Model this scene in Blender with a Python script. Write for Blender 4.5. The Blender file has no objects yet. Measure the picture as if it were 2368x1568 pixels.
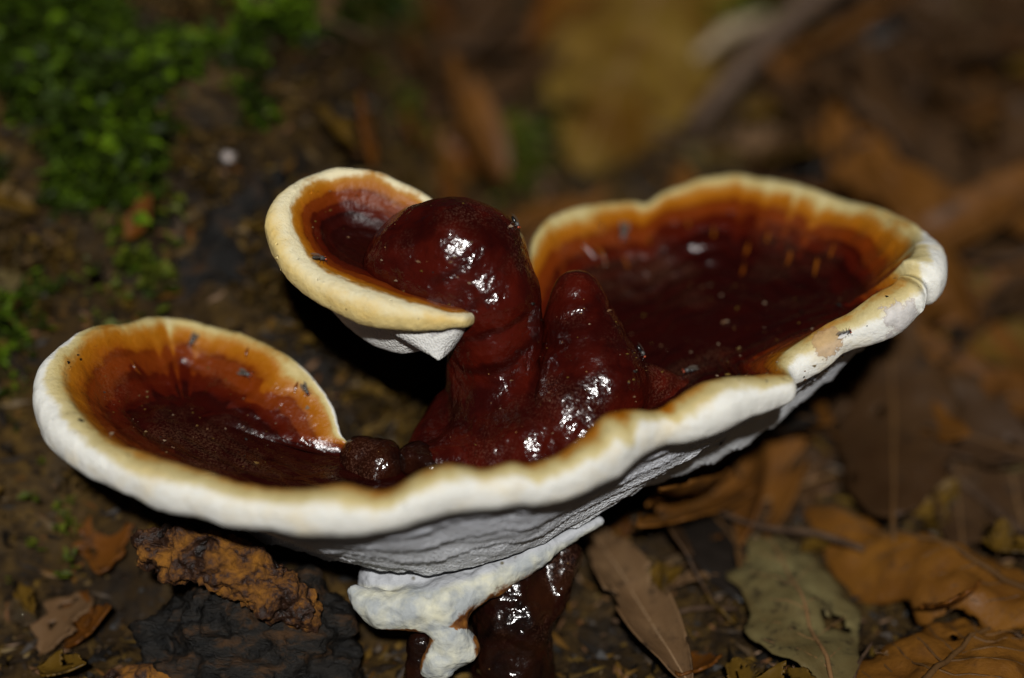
import bpy, bmesh, math, random
import numpy as np
from mathutils import Vector, Matrix, Euler
from mathutils.bvhtree import BVHTree

random.seed(7)
rng = np.random.default_rng(11)
scene = bpy.context.scene
CM = 0.01                                   # the fungus is about 15 cm wide; lengths below are in cm

# ---------------------------------------------------------------- camera
ELEV = math.radians(35.0)
D0 = 45.0                                   # cm from lens to the plane of focus
FW = 17.0                                   # cm across the frame at that plane
IW, IH = 2368.0, 1568.0                     # size of the study picture used for reading positions
C0 = np.array([0.0, 3.1, 5.26])
FWD = np.array([0.0, math.cos(ELEV), -math.sin(ELEV)])
UPV = np.array([0.0, math.sin(ELEV), math.cos(ELEV)])
RGT = np.array([1.0, 0.0, 0.0])
CAM = C0 - D0 * FWD

cam_data = bpy.data.cameras.new('camera')
cam = bpy.data.objects.new('camera', cam_data)
scene.collection.objects.link(cam)
cam.location = Vector(CAM * CM)
cam.rotation_euler = (math.pi / 2 - ELEV, 0, 0)
cam_data.sensor_width = 36.0
cam_data.lens = 36.0 * D0 / FW
cam_data.clip_start = 0.01
cam_data.clip_end = 200.0
cam_data.dof.use_dof = True
cam_data.dof.focus_distance = D0 * CM
cam_data.dof.aperture_fstop = 4.3
scene.camera = cam

# ---------------------------------------------------------------- sky and sun (dark forest, hard frontal light)
SUN_EL, SUN_AZ = math.radians(46.5), math.radians(1.5)
world = bpy.data.worlds.new('World')
scene.world = world
world.use_nodes = True
wn = world.node_tree
sky = wn.nodes.new('ShaderNodeTexSky')
sky.sky_type = 'NISHITA'
sky.sun_disc = False
sky.sun_elevation = SUN_EL
sky.sun_rotation = math.radians(180) - SUN_AZ
wn.links.new(sky.outputs[0], wn.nodes['Background'].inputs[0])
wn.nodes['Background'].inputs[1].default_value = 0.003
sun_data = bpy.data.lights.new('sun', 'SUN')
sun_data.energy = 4.2
sun_data.angle = math.radians(2.0)
sun_data.color = (1.0, 0.985, 0.955)
sun = bpy.data.objects.new('sun', sun_data)
scene.collection.objects.link(sun)
sd = Vector((math.sin(SUN_AZ) * math.cos(SUN_EL), -math.cos(SUN_AZ) * math.cos(SUN_EL), math.sin(SUN_EL)))
sun.rotation_euler = sd.to_track_quat('Z', 'Y').to_euler()
sun.location = sd * 3
scene.view_settings.view_transform = 'Standard'
scene.view_settings.look = 'None'
scene.view_settings.gamma = 1.0
scene.view_settings.exposure = -0.2
scene.view_settings.use_curve_mapping = False

# ---------------------------------------------------------------- helpers
def P(px, py, dd=0.0):
    """study-picture position at dd cm behind the plane of focus -> point in cm"""
    d = FWD + RGT * ((px - IW / 2) / IW * FW / D0) - UPV * ((py - IH / 2) / IW * FW / D0)
    return CAM + d * (D0 + dd)

def proj(p):
    v = np.asarray(p) - CAM
    z = v @ FWD
    return IW / 2 + (v @ RGT) / z * D0 / FW * IW, IH / 2 - (v @ UPV) / z * D0 / FW * IW

PXCM = IW / FW

def hash3(i, j, k):
    n = (i * 374761393 + j * 668265263 + k * 2147483647 + 1013904223).astype(np.int64) & 0xffffffff
    n = ((n ^ (n >> 13)) * 1274126177) & 0xffffffff
    n = n ^ (n >> 16)
    return (n & 0xffff) / 32767.5 - 1.0

def vnoise(p):
    p = np.asarray(p, float)
    i = np.floor(p).astype(np.int64)
    f = p - i
    f = f * f * (3 - 2 * f)
    r = 0
    for a in (0, 1):
        for b in (0, 1):
            for c in (0, 1):
                w = (f[..., 0] if a else 1 - f[..., 0]) * (f[..., 1] if b else 1 - f[..., 1]) * (f[..., 2] if c else 1 - f[..., 2])
                r = r + w * hash3(i[..., 0] + a, i[..., 1] + b, i[..., 2] + c)
    return r

def fbm(p, octaves=4):
    p = np.asarray(p, float)
    r, amp = 0, 1.0
    for o in range(octaves):
        r = r + amp * vnoise(p * (2.0 ** o) + 17.3 * o)
        amp *= 0.5
    return r

def link(o, parent=None):
    scene.collection.objects.link(o)
    if parent is not None:
        o.parent = parent
    return o

def mesh_obj(name, verts, faces, mat, parent=None, smooth=True, attrs=None):
    me = bpy.data.meshes.new(name)
    me.from_pydata([tuple(v) for v in (np.asarray(verts) * CM)], [], [tuple(f) for f in faces])
    if smooth:
        me.polygons.foreach_set('use_smooth', [True] * len(me.polygons))
    if attrs:
        for k, val in attrs.items():
            at = me.attributes.new(k, 'FLOAT', 'POINT')
            at.data.foreach_set('value', np.asarray(val, np.float32))
    if mat is not None:
        me.materials.append(mat)
    me.update()
    return link(bpy.data.objects.new(name, me), parent)

def thing(name, loc, label, cat, group=None):
    o = link(bpy.data.objects.new(name, None))
    o.empty_display_size = 0.005
    o.location = Vector(np.asarray(loc) * CM)
    tag(o, label, cat, group)
    return o

def tag(o, label=None, cat=None, group=None, kind=None):
    if label: o['label'] = label
    if cat: o['category'] = cat
    if group: o['group'] = group
    if kind: o['kind'] = kind
    return o

# ---------------------------------------------------------------- material helpers
class NT:
    def __init__(self, name):
        self.m = bpy.data.materials.new(name)
        self.m.use_nodes = True
        self.t = self.m.node_tree
        self.b = self.t.nodes['Principled BSDF']
        self.tc = None
    def node(self, typ, **kw):
        n = self.t.nodes.new(typ)
        for k, v in kw.items():
            setattr(n, k, v)
        return n
    def lk(self, a, b):
        self.t.links.new(a, b)
    def put(self, sock, v):
        if isinstance(v, bpy.types.NodeSocket): self.lk(v, sock)
        else: sock.default_value = v
    def coord(self, scale=None):
        if self.tc is None:
            self.tc = self.node('ShaderNodeNewGeometry')
        if scale is None:
            return self.tc.outputs['Position']
        mp = self.node('ShaderNodeMapping')
        self.lk(self.tc.outputs['Position'], mp.inputs[0])
        mp.inputs['Scale'].default_value = scale
        return mp.outputs[0]
    def objcoord(self):
        n = self.node('ShaderNodeTexCoord')
        return n.outputs['Object']
    def noise(self, scale, detail=4, rough=0.55, co=None, dist=0.0):
        n = self.node('ShaderNodeTexNoise')
        self.lk(co if co is not None else self.coord(), n.inputs['Vector'])
        n.inputs['Scale'].default_value = scale
        n.inputs['Detail'].default_value = detail
        n.inputs['Roughness'].default_value = rough
        n.inputs['Distortion'].default_value = dist
        return n.outputs[0]
    def voronoi(self, scale, co=None, feature='F1', out='Distance'):
        n = self.node('ShaderNodeTexVoronoi', feature=feature)
        self.lk(co if co is not None else self.coord(), n.inputs['Vector'])
        n.inputs['Scale'].default_value = scale
        return n.outputs[out]
    def math(self, op, a, b=0.0, c=None):
        n = self.node('ShaderNodeMath', operation=op)
        self.put(n.inputs[0], a); self.put(n.inputs[1], b)
        if c is not None: self.put(n.inputs[2], c)
        return n.outputs[0]
    def maprange(self, v, a, b, c=0.0, d=1.0, smooth=False):
        n = self.node('ShaderNodeMapRange')
        if smooth: n.interpolation_type = 'SMOOTHSTEP'
        self.put(n.inputs[0], v)
        for i, x in enumerate((a, b, c, d)):
            n.inputs[i + 1].default_value = x
        return n.outputs[0]
    def ramp(self, fac, stops, interp='LINEAR'):
        n = self.node('ShaderNodeValToRGB')
        n.color_ramp.interpolation = interp
        e = n.color_ramp.elements
        while len(e) < len(stops): e.new(0.5)
        for el, (p, c) in zip(e, stops):
            el.position = p
            el.color = (*c, 1) if len(c) == 3 else c
        self.put(n.inputs[0], fac)
        return n.outputs[0]
    def mix(self, fac, a, b, mode='MIX'):
        n = self.node('ShaderNodeMix', data_type='RGBA', blend_type=mode)
        self.put(n.inputs['Factor'], fac)
        for s, v in ((n.inputs[6], a), (n.inputs[7], b)):
            if isinstance(v, tuple): s.default_value = (*v, 1)
            else: self.lk(v, s)
        return n.outputs[2]
    def attr(self, name):
        n = self.node('ShaderNodeAttribute', attribute_name=name)
        return n.outputs['Fac']
    def bump(self, h, strength=0.3, dist=0.0003, prev=None):
        n = self.node('ShaderNodeBump')
        n.inputs['Strength'].default_value = strength
        n.inputs['Distance'].default_value = dist
        self.lk(h, n.inputs['Height'])
        if prev is not None: self.lk(prev, n.inputs['Normal'])
        return n.outputs[0]
    def set(self, **kw):
        for k, v in kw.items():
            self.put(self.b.inputs[k.replace('_', ' ')], (*v, 1) if isinstance(v, tuple) and len(v) == 3 and k not in ('Subsurface_Radius',) else v)
        return self.m

def cap_material(name, outer_stops, rough_in=0.18, spec_in=0.5):
    """glossy lacquered inside -> amber growth band -> pale matt margin -> pore surface, along attribute q (cm)"""
    n = NT(name)
    q = n.attr('q')
    nz = n.noise(260, 5, 0.6)
    nz2 = n.noise(1100, 3, 0.6)
    nz3 = n.noise(90, 3, 0.5)
    st = n.attr('streak')
    d = n.math('MULTIPLY', n.math('SUBTRACT', nz, 0.5), 0.22)
    d2 = n.math('MULTIPLY', n.math('SUBTRACT', nz2, 0.5), 0.09)
    d3 = n.math('MULTIPLY', n.math('SUBTRACT', nz3, 0.5), 0.85)
    inside = n.maprange(q, -0.7, 0.0, 1.0, 0.35)
    qq = n.math('ADD', n.math('ADD', q, n.math('ADD', d, d2)), n.math('ADD', n.math('MULTIPLY', d3, inside), n.math('MULTIPLY', st, inside)))
    fac = n.maprange(qq, -3.0, 3.0)
    def at(c): return (c + 3.0) / 6.0
    stops = [(at(-3.0), (0.018, 0.0018, 0.001)), (at(-1.45), (0.016, 0.0016, 0.001)), (at(-1.38), (0.026, 0.0022, 0.001)), (at(-1.02), (0.020, 0.0019, 0.001)), (at(-0.97), (0.046, 0.0036, 0.0011)),
             (at(-0.66), (0.070, 0.0068, 0.0012)), (at(-0.62), (0.130, 0.020, 0.002)), (at(-0.33), (0.150, 0.026, 0.002)), (at(-0.28), (0.25, 0.066, 0.003)), (at(-0.06), (0.34, 0.120, 0.005))]
    stops += [(at(c), col) for c, col in outer_stops]
    col = n.ramp(fac, stops)
    # growth zones inside: thin darker rings
    ring = n.math('SINE', n.math('MULTIPLY', n.math('ADD', q, n.math('MULTIPLY', d3, 0.5)), 17.0))
    ringf = n.math('MULTIPLY', n.maprange(ring, 0.0, 0.9, 0.0, 0.65), n.math('MULTIPLY', n.maprange(q, -0.35, -0.2, 1.0, 0.0), n.maprange(n.noise(75, 3), 0.35, 0.62)))
    col = n.mix(ringf, col, n.mix(1.0, col, (0.40, 0.33, 0.4), 'MULTIPLY'))
    # soft dull bloom and dust on the lacquer
    dust = n.math('MULTIPLY', n.maprange(n.noise(70, 3), 0.50, 0.70, 0.0, 0.26), n.maprange(n.noise(2600, 2, 0.7), 0.45, 0.62))
    dust = n.math('MULTIPLY', dust, n.maprange(q, -0.3, -0.1, 1.0, 0.0))
    col = n.mix(dust, col, (0.25, 0.12, 0.06))
    # tiny dirt specks on the pale margin
    spk = n.maprange(n.voronoi(420), 0.035, 0.06, 1.0, 0.0)
    spk = n.math('MULTIPLY', spk, n.maprange(n.noise(150, 2), 0.5, 0.56))
    spk = n.math('MULTIPLY', spk, n.maprange(q, 0.05, 0.15))
    col = n.mix(n.math('MULTIPLY', spk, 0.9), col, (0.05, 0.03, 0.02))
    # blotchy yellowing / weathering of the margin
    bl = n.math('MULTIPLY', n.maprange(n.noise(130, 4, 0.6), 0.52, 0.7, 0.0, 0.55), n.maprange(q, 0.0, 0.2))
    bl = n.math('MULTIPLY', bl, n.maprange(q, 0.9, 1.2, 1.0, 0.0))
    col = n.mix(bl, col, n.mix(1.0, col, (0.95, 0.80, 0.52), 'MULTIPLY'))
    pore = n.maprange(q, 1.0, 1.2)
    rough = n.math('ADD', n.maprange(qq, -0.18, 0.08, rough_in, 0.62), n.math('MULTIPLY', n.maprange(nz, 0.4, 0.75), 0.14))
    rough = n.math('ADD', rough, n.math('MULTIPLY', dust, 0.9))
    h_in = n.math('ADD', n.math('MULTIPLY', n.noise(700, 3, 0.5), 0.5), n.math('MULTIPLY', nz, 1.0))
    h_out = n.math('ADD', n.math('ADD', n.math('MULTIPLY', n.noise(1500, 4, 0.7), 0.55), n.math('MULTIPLY', n.noise(330, 5, 0.65), 1.1)), n.math('MULTIPLY', n.voronoi(2600), pore))
    hmix = n.node('ShaderNodeMix', data_type='FLOAT')
    n.lk(n.maprange(q, -0.15, 0.1), hmix.inputs['Factor']); n.lk(h_in, hmix.inputs[2]); n.lk(h_out, hmix.inputs[3])
    bmp = n.bump(hmix.outputs[0], 0.65, 0.0006)
    n.lk(bmp, n.b.inputs['Normal'])
    n.lk(n.maprange(q, -0.2, 0.15, 0.0, 0.12), n.b.inputs['Subsurface Weight'])
    n.b.inputs['Subsurface Radius'].default_value = (1.0, 0.85, 0.65)
    n.b.inputs['Subsurface Scale'].default_value = 0.0015
    spec = n.maprange(qq, -0.15, 0.1, spec_in, 0.2)
    n.lk(spec, n.b.inputs['Specular IOR Level'])
    return n.set(Base_Color=col, Roughness=rough)

CREAM, TAN, WHITE = (0.46, 0.36, 0.145), (0.56, 0.37, 0.15), (0.76, 0.75, 0.69)
PORE, LINE = (0.50, 0.51, 0.56), (0.08, 0.05, 0.09)
mat_lower = cap_material('lacquered_shelf', [(0.02, (0.40, 0.22, 0.05)), (0.08, CREAM), (0.21, (0.60, 0.51, 0.27)), (0.29, WHITE), (0.97, (0.74, 0.72, 0.66)), (1.02, LINE), (1.10, PORE), (3.0, (0.58, 0.59, 0.60))])
mat_upper = cap_material('lacquered_lobe', [(0.0, (0.40, 0.19, 0.03)), (0.07, (0.70, 0.62, 0.40)), (0.22, (0.72, 0.64, 0.42)), (0.42, (0.66, 0.50, 0.20)), (0.85, (0.70, 0.56, 0.25)), (0.97, (0.70, 0.62, 0.45)), (1.02, LINE), (1.10, (0.66, 0.65, 0.62)), (3.0, (0.66, 0.64, 0.60))], rough_in=0.36, spec_in=0.16)

def lacquer_material(name, base=(0.022, 0.0020, 0.0012), red=(0.062, 0.0050, 0.002)):
    n = NT(name)
    big = n.noise(110, 4, 0.55, dist=0.4)
    fine = n.noise(900, 4, 0.6)
    col = n.mix(n.maprange(big, 0.38, 0.7), base, red)
    col = n.mix(n.maprange(n.noise(330, 5, 0.7), 0.56, 0.74, 0.0, 0.7), col, (0.012, 0.0015, 0.001))
    dust = n.math('MULTIPLY', n.maprange(n.noise(80, 3), 0.50, 0.70, 0.0, 0.20), n.maprange(n.noise(2600, 2, 0.7), 0.5, 0.66))
    spk = n.maprange(n.voronoi(650), 0.05, 0.08, 0.8, 0.0)
    spk = n.math('MULTIPLY', spk, n.maprange(n.noise(300, 2), 0.56, 0.62))
    sep = n.node('ShaderNodeSeparateXYZ'); n.lk(n.coord(), sep.inputs[0])
    bandc = n.math('ADD', n.math('MULTIPLY', sep.outputs[2], 1050.0), n.math('ADD', n.math('MULTIPLY', n.noise(70, 3), 9.0), n.math('MULTIPLY', sep.outputs[0], -420.0)))
    band = n.math('SINE', bandc)
    col = n.mix(n.math('MULTIPLY', n.maprange(band, 0.45, 0.95, 0.0, 0.7), n.maprange(n.noise(60, 2), 0.4, 0.6)), col, (0.010, 0.0012, 0.0009))
    col = n.mix(dust, col, (0.28, 0.13, 0.08))
    col = n.mix(spk, col, (0.40, 0.22, 0.08))
    rough = n.math('ADD', n.maprange(n.noise(160, 4), 0.35, 0.7, 0.11, 0.24), n.math('MULTIPLY', dust, 0.8))
    h = n.math('ADD', n.math('MULTIPLY', n.noise(520, 3, 0.5), 1.25), n.math('MULTIPLY', n.noise(190, 2), 1.8))
    h = n.math('ADD', h, n.math('MULTIPLY', band, -0.10))
    h = n.math('ADD', h, n.math('MULTIPLY', fine, 0.12))
    n.lk(n.bump(h, 0.5, 0.0007), n.b.inputs['Normal'])
    return n.set(Base_Color=col, Roughness=rough, Specular_IOR_Level=0.55)
mat_lacquer = lacquer_material('dark_red_lacquer')
mat_stem = lacquer_material('dark_stem_lacquer', (0.005, 0.002, 0.0014), (0.022, 0.006, 0.002))

def white_base_material():
    n = NT('ivory_foot')
    a = n.noise(220, 5, 0.6)
    col = n.mix(n.maprange(a, 0.4, 0.68), (0.34, 0.36, 0.36), (0.60, 0.58, 0.44))
    sp = n.math('MULTIPLY', n.maprange(n.voronoi(230), 0.06, 0.12, 1.0, 0.0), n.maprange(n.noise(140, 2), 0.53, 0.6))
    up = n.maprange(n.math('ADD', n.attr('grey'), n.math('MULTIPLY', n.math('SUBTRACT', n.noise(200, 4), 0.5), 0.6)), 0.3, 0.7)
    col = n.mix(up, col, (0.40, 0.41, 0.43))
    col = n.mix(sp, col, (0.10, 0.08, 0.03))
    edge = n.maprange(n.math('ADD', n.attr('edge'), n.math('MULTIPLY', n.math('SUBTRACT', n.noise(330, 5, 0.7), 0.5), 1.1)), 0.42, 0.62)
    col = n.mix(edge, col, n.ramp(n.noise(400, 3), [(0.3, (0.05, 0.01, 0.003)), (0.7, (0.26, 0.10, 0.015))]))
    n.lk(n.bump(n.math('ADD', n.voronoi(330), n.math('MULTIPLY', n.noise(900, 4), 0.6)), 0.6, 0.0008), n.b.inputs['Normal'])
    return n.set(Base_Color=col, Roughness=0.6, Specular_IOR_Level=0.3)
mat_foot = white_base_material()

def soil_material():
    n = NT('wet_forest_soil')
    a = n.noise(60, 8, 0.65); b = n.noise(350, 6, 0.7)
    warm = n.maprange(n.noise(38, 4, 0.6), 0.42, 0.62)
    col = n.ramp(n.math('ADD', n.math('MULTIPLY', a, 0.6), n.math('MULTIPLY', b, 0.4)),
                 [(0.30, (0.004, 0.003, 0.002)), (0.45, (0.014, 0.009, 0.005)), (0.58, (0.036, 0.021, 0.008)), (0.72, (0.085, 0.046, 0.011))])
    col = n.mix(n.math('MULTIPLY', warm, 0.8), col, n.ramp(b, [(0.3, (0.010, 0.006, 0.003)), (0.5, (0.060, 0.034, 0.009)), (0.7, (0.125, 0.072, 0.016))]))
    n.lk(n.bump(b, 0.8, 0.002), n.b.inputs['Normal'])
    return n.set(Base_Color=col, Roughness=n.maprange(a, 0.3, 0.7, 0.35, 0.8), Specular_IOR_Level=n.maprange(a, 0.3, 0.5, 0.35, 0.06))
mat_soil = soil_material()

def leaf_material(name, c1, c2, spot=(0.015, 0.01, 0.006), rough=0.5, spots=0.56):
    n = NT(name)
    oc = n.objcoord()
    a = n.noise(55, 5, 0.6, co=oc); b = n.noise(240, 5, 0.7, co=oc)
    col = n.mix(n.maprange(a, 0.35, 0.65), c1, c2)
    col = n.mix(n.maprange(b, spots, spots + 0.12, 0.0, 0.85), col, spot)
    col = n.mix(n.maprange(n.noise(120, 6, 0.7, co=oc), 0.52, 0.66, 0.0, 0.6), col, tuple(x * 0.35 for x in c1))
    n.lk(n.bump(n.math('ADD', b, n.math('MULTIPLY', n.noise(900, 3, co=oc), 0.4)), 0.5, 0.0008), n.b.inputs['Normal'])
    return n.set(Base_Color=col, Roughness=n.maprange(a, 0.3, 0.7, rough - 0.1, rough + 0.15), Specular_IOR_Level=n.maprange(b, 0.45, 0.65, 0.07, 0.25))

def plain_material(name, col, rough=0.5, spec=0.4, **kw):
    n = NT(name)
    c = n.mix(n.maprange(n.noise(500, 4), 0.35, 0.7), tuple(x * 0.7 for x in col), col)
    return n.set(Base_Color=c, Roughness=rough, Specular_IOR_Level=spec, **kw)

# ---------------------------------------------------------------- ground: one sheet, a bank rising at the left and behind
def sstep(a, b, x):
    t = np.clip((x - a) / (b - a), 0, 1)
    return t * t * (3 - 2 * t)

def ground_h(x, y):
    x = np.asarray(x, float); y = np.asarray(y, float)
    bank = 0.74 * np.clip(y - 1.9, 0, 8.2) + 0.25 * np.clip(y - 10.1, 0, 14)
    m = 1 - sstep(-4.6, 0.2, x + 0.10 * (y - 5))
    back = 0.16 * np.clip(y - 9, 0, 40)
    h = np.maximum(bank, 0) * m + back * (1 - m)
    pt = np.stack([x, y, np.zeros_like(x)], -1)
    fade = 1.0 / (1 + (np.hypot(x, y - 8) / 60) ** 2)
    h = h * fade + fade * (0.28 * fbm(pt * 0.45, 3) + 0.10 * fbm(pt * 1.9 + 5, 3))
    hollow = np.exp(-(((x - 0.3) / 2.6) ** 2 + ((y - 0.8) / 2.0) ** 2))
    return h - 0.25 * hollow

def axis_samples(lo, hi, step, far):
    core = list(np.arange(lo, hi + 1e-6, step))
    g, s = [], step
    v = hi
    while v < far:
        s *= 1.35; v += s; g.append(v)
    b, s = [], step
    v = lo
    while v > -far:
        s *= 1.35; v -= s; b.append(v)
    return np.array(b[::-1] + core + g)
gx = axis_samples(-16, 16, 0.16, 5000); gy = axis_samples(-8, 34, 0.16, 5000)
GX, GY = np.meshgrid(gx, gy)
GZ = ground_h(GX, GY)
gv = np.stack([GX.ravel(), GY.ravel(), GZ.ravel()], -1)
nxg = len(gx)
ii = np.arange((len(gy) - 1) * (nxg - 1))
r0, c0 = ii // (nxg - 1), ii % (nxg - 1)
a0 = r0 * nxg + c0
gf = np.stack([a0, a0 + 1, a0 + nxg + 1, a0 + nxg], -1)
ground = mesh_obj('ground', gv, gf, mat_soil)
tag(ground, 'dark wet forest soil rising into a bank', 'ground', kind='structure')
core = (GX.ravel() > -20) & (GX.ravel() < 20) & (GY.ravel() < 40) & (GY.ravel() > -12)
ground_bvh = BVHTree.FromPolygons([tuple(v) for v in gv], [tuple(f) for f in gf if core[f].all()])

def on_ground(px, py):
    d = P(px, py, 0) - CAM
    loc, nor, _, _ = ground_bvh.ray_cast(Vector(CAM), Vector(d).normalized())
    if loc is None:
        t = -CAM[2] / d[2]
        return CAM + d * t, np.array([0, 0, 1.0])
    nor = np.array(nor)
    if nor[2] < 0: nor = -nor
    return np.array(loc), nor

# ---------------------------------------------------------------- fungus: sheets swept round a traced rim
def closed_spline(K, n):
    K = np.asarray(K, float); m = len(K)
    seg = np.linalg.norm(np.roll(K[:, :2], -1, 0) - K[:, :2], axis=1) + 6
    cum = np.concatenate([[0], np.cumsum(seg)])
    u = np.linspace(0, cum[-1], n, endpoint=False)
    i = np.searchsorted(cum, u, side='right') - 1
    t = ((u - cum[i]) / seg[i])[:, None]
    p0, p1, p2, p3 = K[(i - 1) % m], K[i], K[(i + 1) % m], K[(i + 2) % m]
    return 0.5 * (2 * p1 + (p2 - p0) * t + (2 * p0 - 5 * p1 + 4 * p2 - p3) * t ** 2 + (3 * p1 - p0 - 3 * p2 + p3) * t ** 3)

def smooth_loop(a, k):
    w = np.hanning(2 * k + 3)[1:-1]; w /= w.sum()
    out = np.zeros_like(a)
    for j, ww in zip(range(-k, k + 1), w):
        out += ww * np.roll(a, j, 0)
    return out

def build_cap(name, stations, axis, mat, parent, n=1100, power=2.1, seed=0.0, thick=1.0, wrinkle=1.0, bowmax=0.8, zscale=1.0, teeth=(), udep=0.0, usm=16):
    # station: outer x, outer y, inner x, inner y, depth, axis place, under x, under y, under depth, pale
    S = closed_spline(stations, n)
    ox, oy, ix, iy, dd, s, ux, uy, ud, pale = S.T
    pale = np.clip(pale, 0, 1)
    C = np.array([P(a, b, c) for a, b, c in zip((ox + ix) / 2, (oy + iy) / 2, dd)])
    r = np.maximum(np.hypot(ox - ix, oy - iy) / 2 / PXCM * (D0 + dd) / D0, 0.10) * thick
    ax = np.array([P(*a) for a in axis])
    s = np.clip(s, 0, len(axis) - 1)
    A = np.stack([np.interp(s, range(len(axis)), ax[:, k]) for k in range(3)], -1)
    A = smooth_loop(A, 12)
    U = smooth_loop(np.array([P(a, b, c + udep) for a, b, c in zip(ux, uy, ud)]), n // usm)
    o = C - A; o[:, 2] = 0
    o = smooth_loop(o, 10)
    o /= np.linalg.norm(o, axis=1)[:, None]
    arc = np.concatenate([[0], np.cumsum(np.linalg.norm(np.diff(C, axis=0), axis=1))])
    tot = arc[-1] + np.linalg.norm(C[0] - C[-1])
    th = arc / tot * 2 * np.pi
    loop = np.stack([np.cos(th), np.sin(th), np.zeros(n)], -1) * tot / (2 * np.pi)
    C = C + o * (0.030 * wrinkle * fbm(loop * 1.3 + seed, 2))[:, None]
    C[:, 2] += 0.03 * wrinkle * fbm(loop * 1.1 + seed + 40, 2)
    r = r * (1 + 0.05 * wrinkle * fbm(loop * 1.6 + seed + 80, 2))
    zup = np.array([0, 0, 1.0])
    phi0, phi1 = math.radians(128), math.radians(-98)
    se0 = (abs(math.cos(phi0)) ** 2.5 + abs(math.sin(phi0)) ** 2.5) ** (-1 / 2.5)
    Rin = C + (r * se0 * math.cos(phi0))[:, None] * o + (r * se0 * math.sin(phi0))[:, None] * zup
    facing = -o[:, 1]
    off = r * (0.34 - 0.34 * facing)
    cream = 0.24 * (1 - sstep(-0.7, -0.1, facing)) + 0.16 * sstep(0.2, 0.5, facing) * (1 - sstep(0.6, 0.9, facing)) * (o[:, 0] > 0) + 0.07 * sstep(0.7, 0.95, facing)
    streak = 0.5 * np.clip(fbm(loop * 2.6 + seed + 70, 2) - 0.75, 0, 1) + 0.03 * fbm(loop * 7 + seed, 2) + 0.0 * np.clip(fbm(loop * 5.5 + seed + 9, 2), -0.3, 1.2) ** 2 * np.sign(fbm(loop * 5.5 + seed + 9, 2)) + 0.0
    inn = np.stack([ix, iy], -1)
    for tx, ty, wd, amp in teeth:
        k0 = int(np.argmin(np.hypot(inn[:, 0] - tx, inn[:, 1] - ty)))
        da = np.abs(arc - arc[k0]); da = np.minimum(da, tot - da)
        streak = streak + amp * np.exp(-(da / wd) ** 2)
    rows, Q, T = [], [], []
    ni, nt, nu = 90, 34, 64
    length = np.linalg.norm(Rin - A, axis=1)
    for k in range(ni):
        w = (k / ni) ** 0.75
        p = A + (Rin - A) * w
        p[:, 2] = A[:, 2] + (Rin[:, 2] - A[:, 2]) * w ** power
        dist = (1 - w) * length
        ringd = 0.026 * (0.5 + 0.9 * vnoise(p * 0.9 + seed + 11)) * np.sin(dist * 2 * np.pi / 0.42 + 2.5 * vnoise(loop * 0.8 + seed)) * sstep(0.3, 0.7, dist) * sstep(0.05, 0.4, w)
        stp = sum(-0.03 * sstep(c_ - .05, c_ + .05, dist * zscale - off) * sstep(0.2, 0.5, w) for c_ in (0.62 + 0.25 * vnoise(loop * 0.7 + seed), 1.0 + 0.35 * vnoise(loop * 0.6 + seed + 5), 1.45 + 0.4 * vnoise(loop * 0.5 + seed + 8)))
        p[:, 2] += ringd + stp * np.clip(length / 3, .3, 1)
        rad = 0.035 * fbm(loop * 1.8 + seed + 20, 3) * w ** 3 * (1 - w ** 8)
        lump = 0.060 * fbm(p * 1.5 + seed, 3) * (1 - w ** 6) * sstep(0.0, 0.25, w)
        p[:, 2] += (rad + lump) * wrinkle
        rows.append(p); Q.append(np.minimum(np.minimum(zscale * (-dist + off), -dist + off), np.minimum(off, 0.1)) - (1 - pale) * 0.9); T.append(streak)
    for k in range(nt + 1):
        f = k / nt
        ph = phi0 + (phi1 - phi0) * f
        se = (abs(math.cos(ph)) ** 2.5 + abs(math.sin(ph)) ** 2.5) ** (-1 / 2.5)
        p = C + (r * se * math.cos(ph))[:, None] * o + (r * se * math.sin(ph))[:, None] * zup
        nn = 0.010 * fbm(p * 6 + seed, 4)
        p = p + (np.cos(ph) * o + np.sin(ph) * zup) * nn[:, None]
        warm = cream * (1 - sstep(0.80, 1.0, np.full(n, f)))
        rows.append(p); Q.append(np.maximum(off + (1.0 - off) * f * 0.98 * (0.3 + 0.7 * pale) - warm, np.minimum(off, 0.1)) - (1 - pale) * 0.9); T.append(streak * (1 - f))
    E = rows[-1] - (0.25 * r)[:, None] * o + (0.10 * r)[:, None] * zup
    du = np.linalg.norm(U - E, axis=1)
    bow = bowmax * (1 - sstep(0.15, 0.85, smooth_loop(facing, 20)))
    for k in range(nu):
        w = k / (nu - 1)
        p = E + (U - E) * w
        p[:, 2] -= bow * 4 * w * (1 - w) + 0.05 * np.sin(np.pi * w)
        x = w * du
        j = vnoise(loop * 0.5 + seed + 3) * 0.25
        ph = x / 0.62 + j * 1.6
        fr = ph - np.floor(ph)
        terr = 0.11 * wrinkle ** 4 * (fr ** 3) * np.clip(w * 8, 0, 1) * np.clip((1 - w) * 5, 0, 1) * (0.4 + 0.6 * vnoise(loop * 0.7 + seed + 60) ** 2)
        und = 0.045 * wrinkle * fbm(np.concatenate([loop[:, :2] * 1.2, x[:, None] * 3], -1) + seed, 3) * np.clip(w * 6, 0, 1)
        p = p + (o * 0.5 - zup * 0.8) * (terr + und)[:, None]
        rows.append(p); Q.append(np.maximum(1.0 + x * 0.8, 1.0)); T.append(streak * 0)
    V = np.concatenate(rows); m = len(rows)
    idx = np.arange(m * n).reshape(m, n)
    a, b = idx[:-1], np.roll(idx, -1, 1)[:-1]
    c, d = np.roll(idx, -1, 1)[1:], idx[1:]
    F = np.stack([a, b, c, d], -1).reshape(-1, 4)
    ob = mesh_obj(name, V, F, mat, parent, attrs={'q': np.concatenate(Q), 'streak': np.concatenate(T)})
    return ob, V, F

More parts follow.
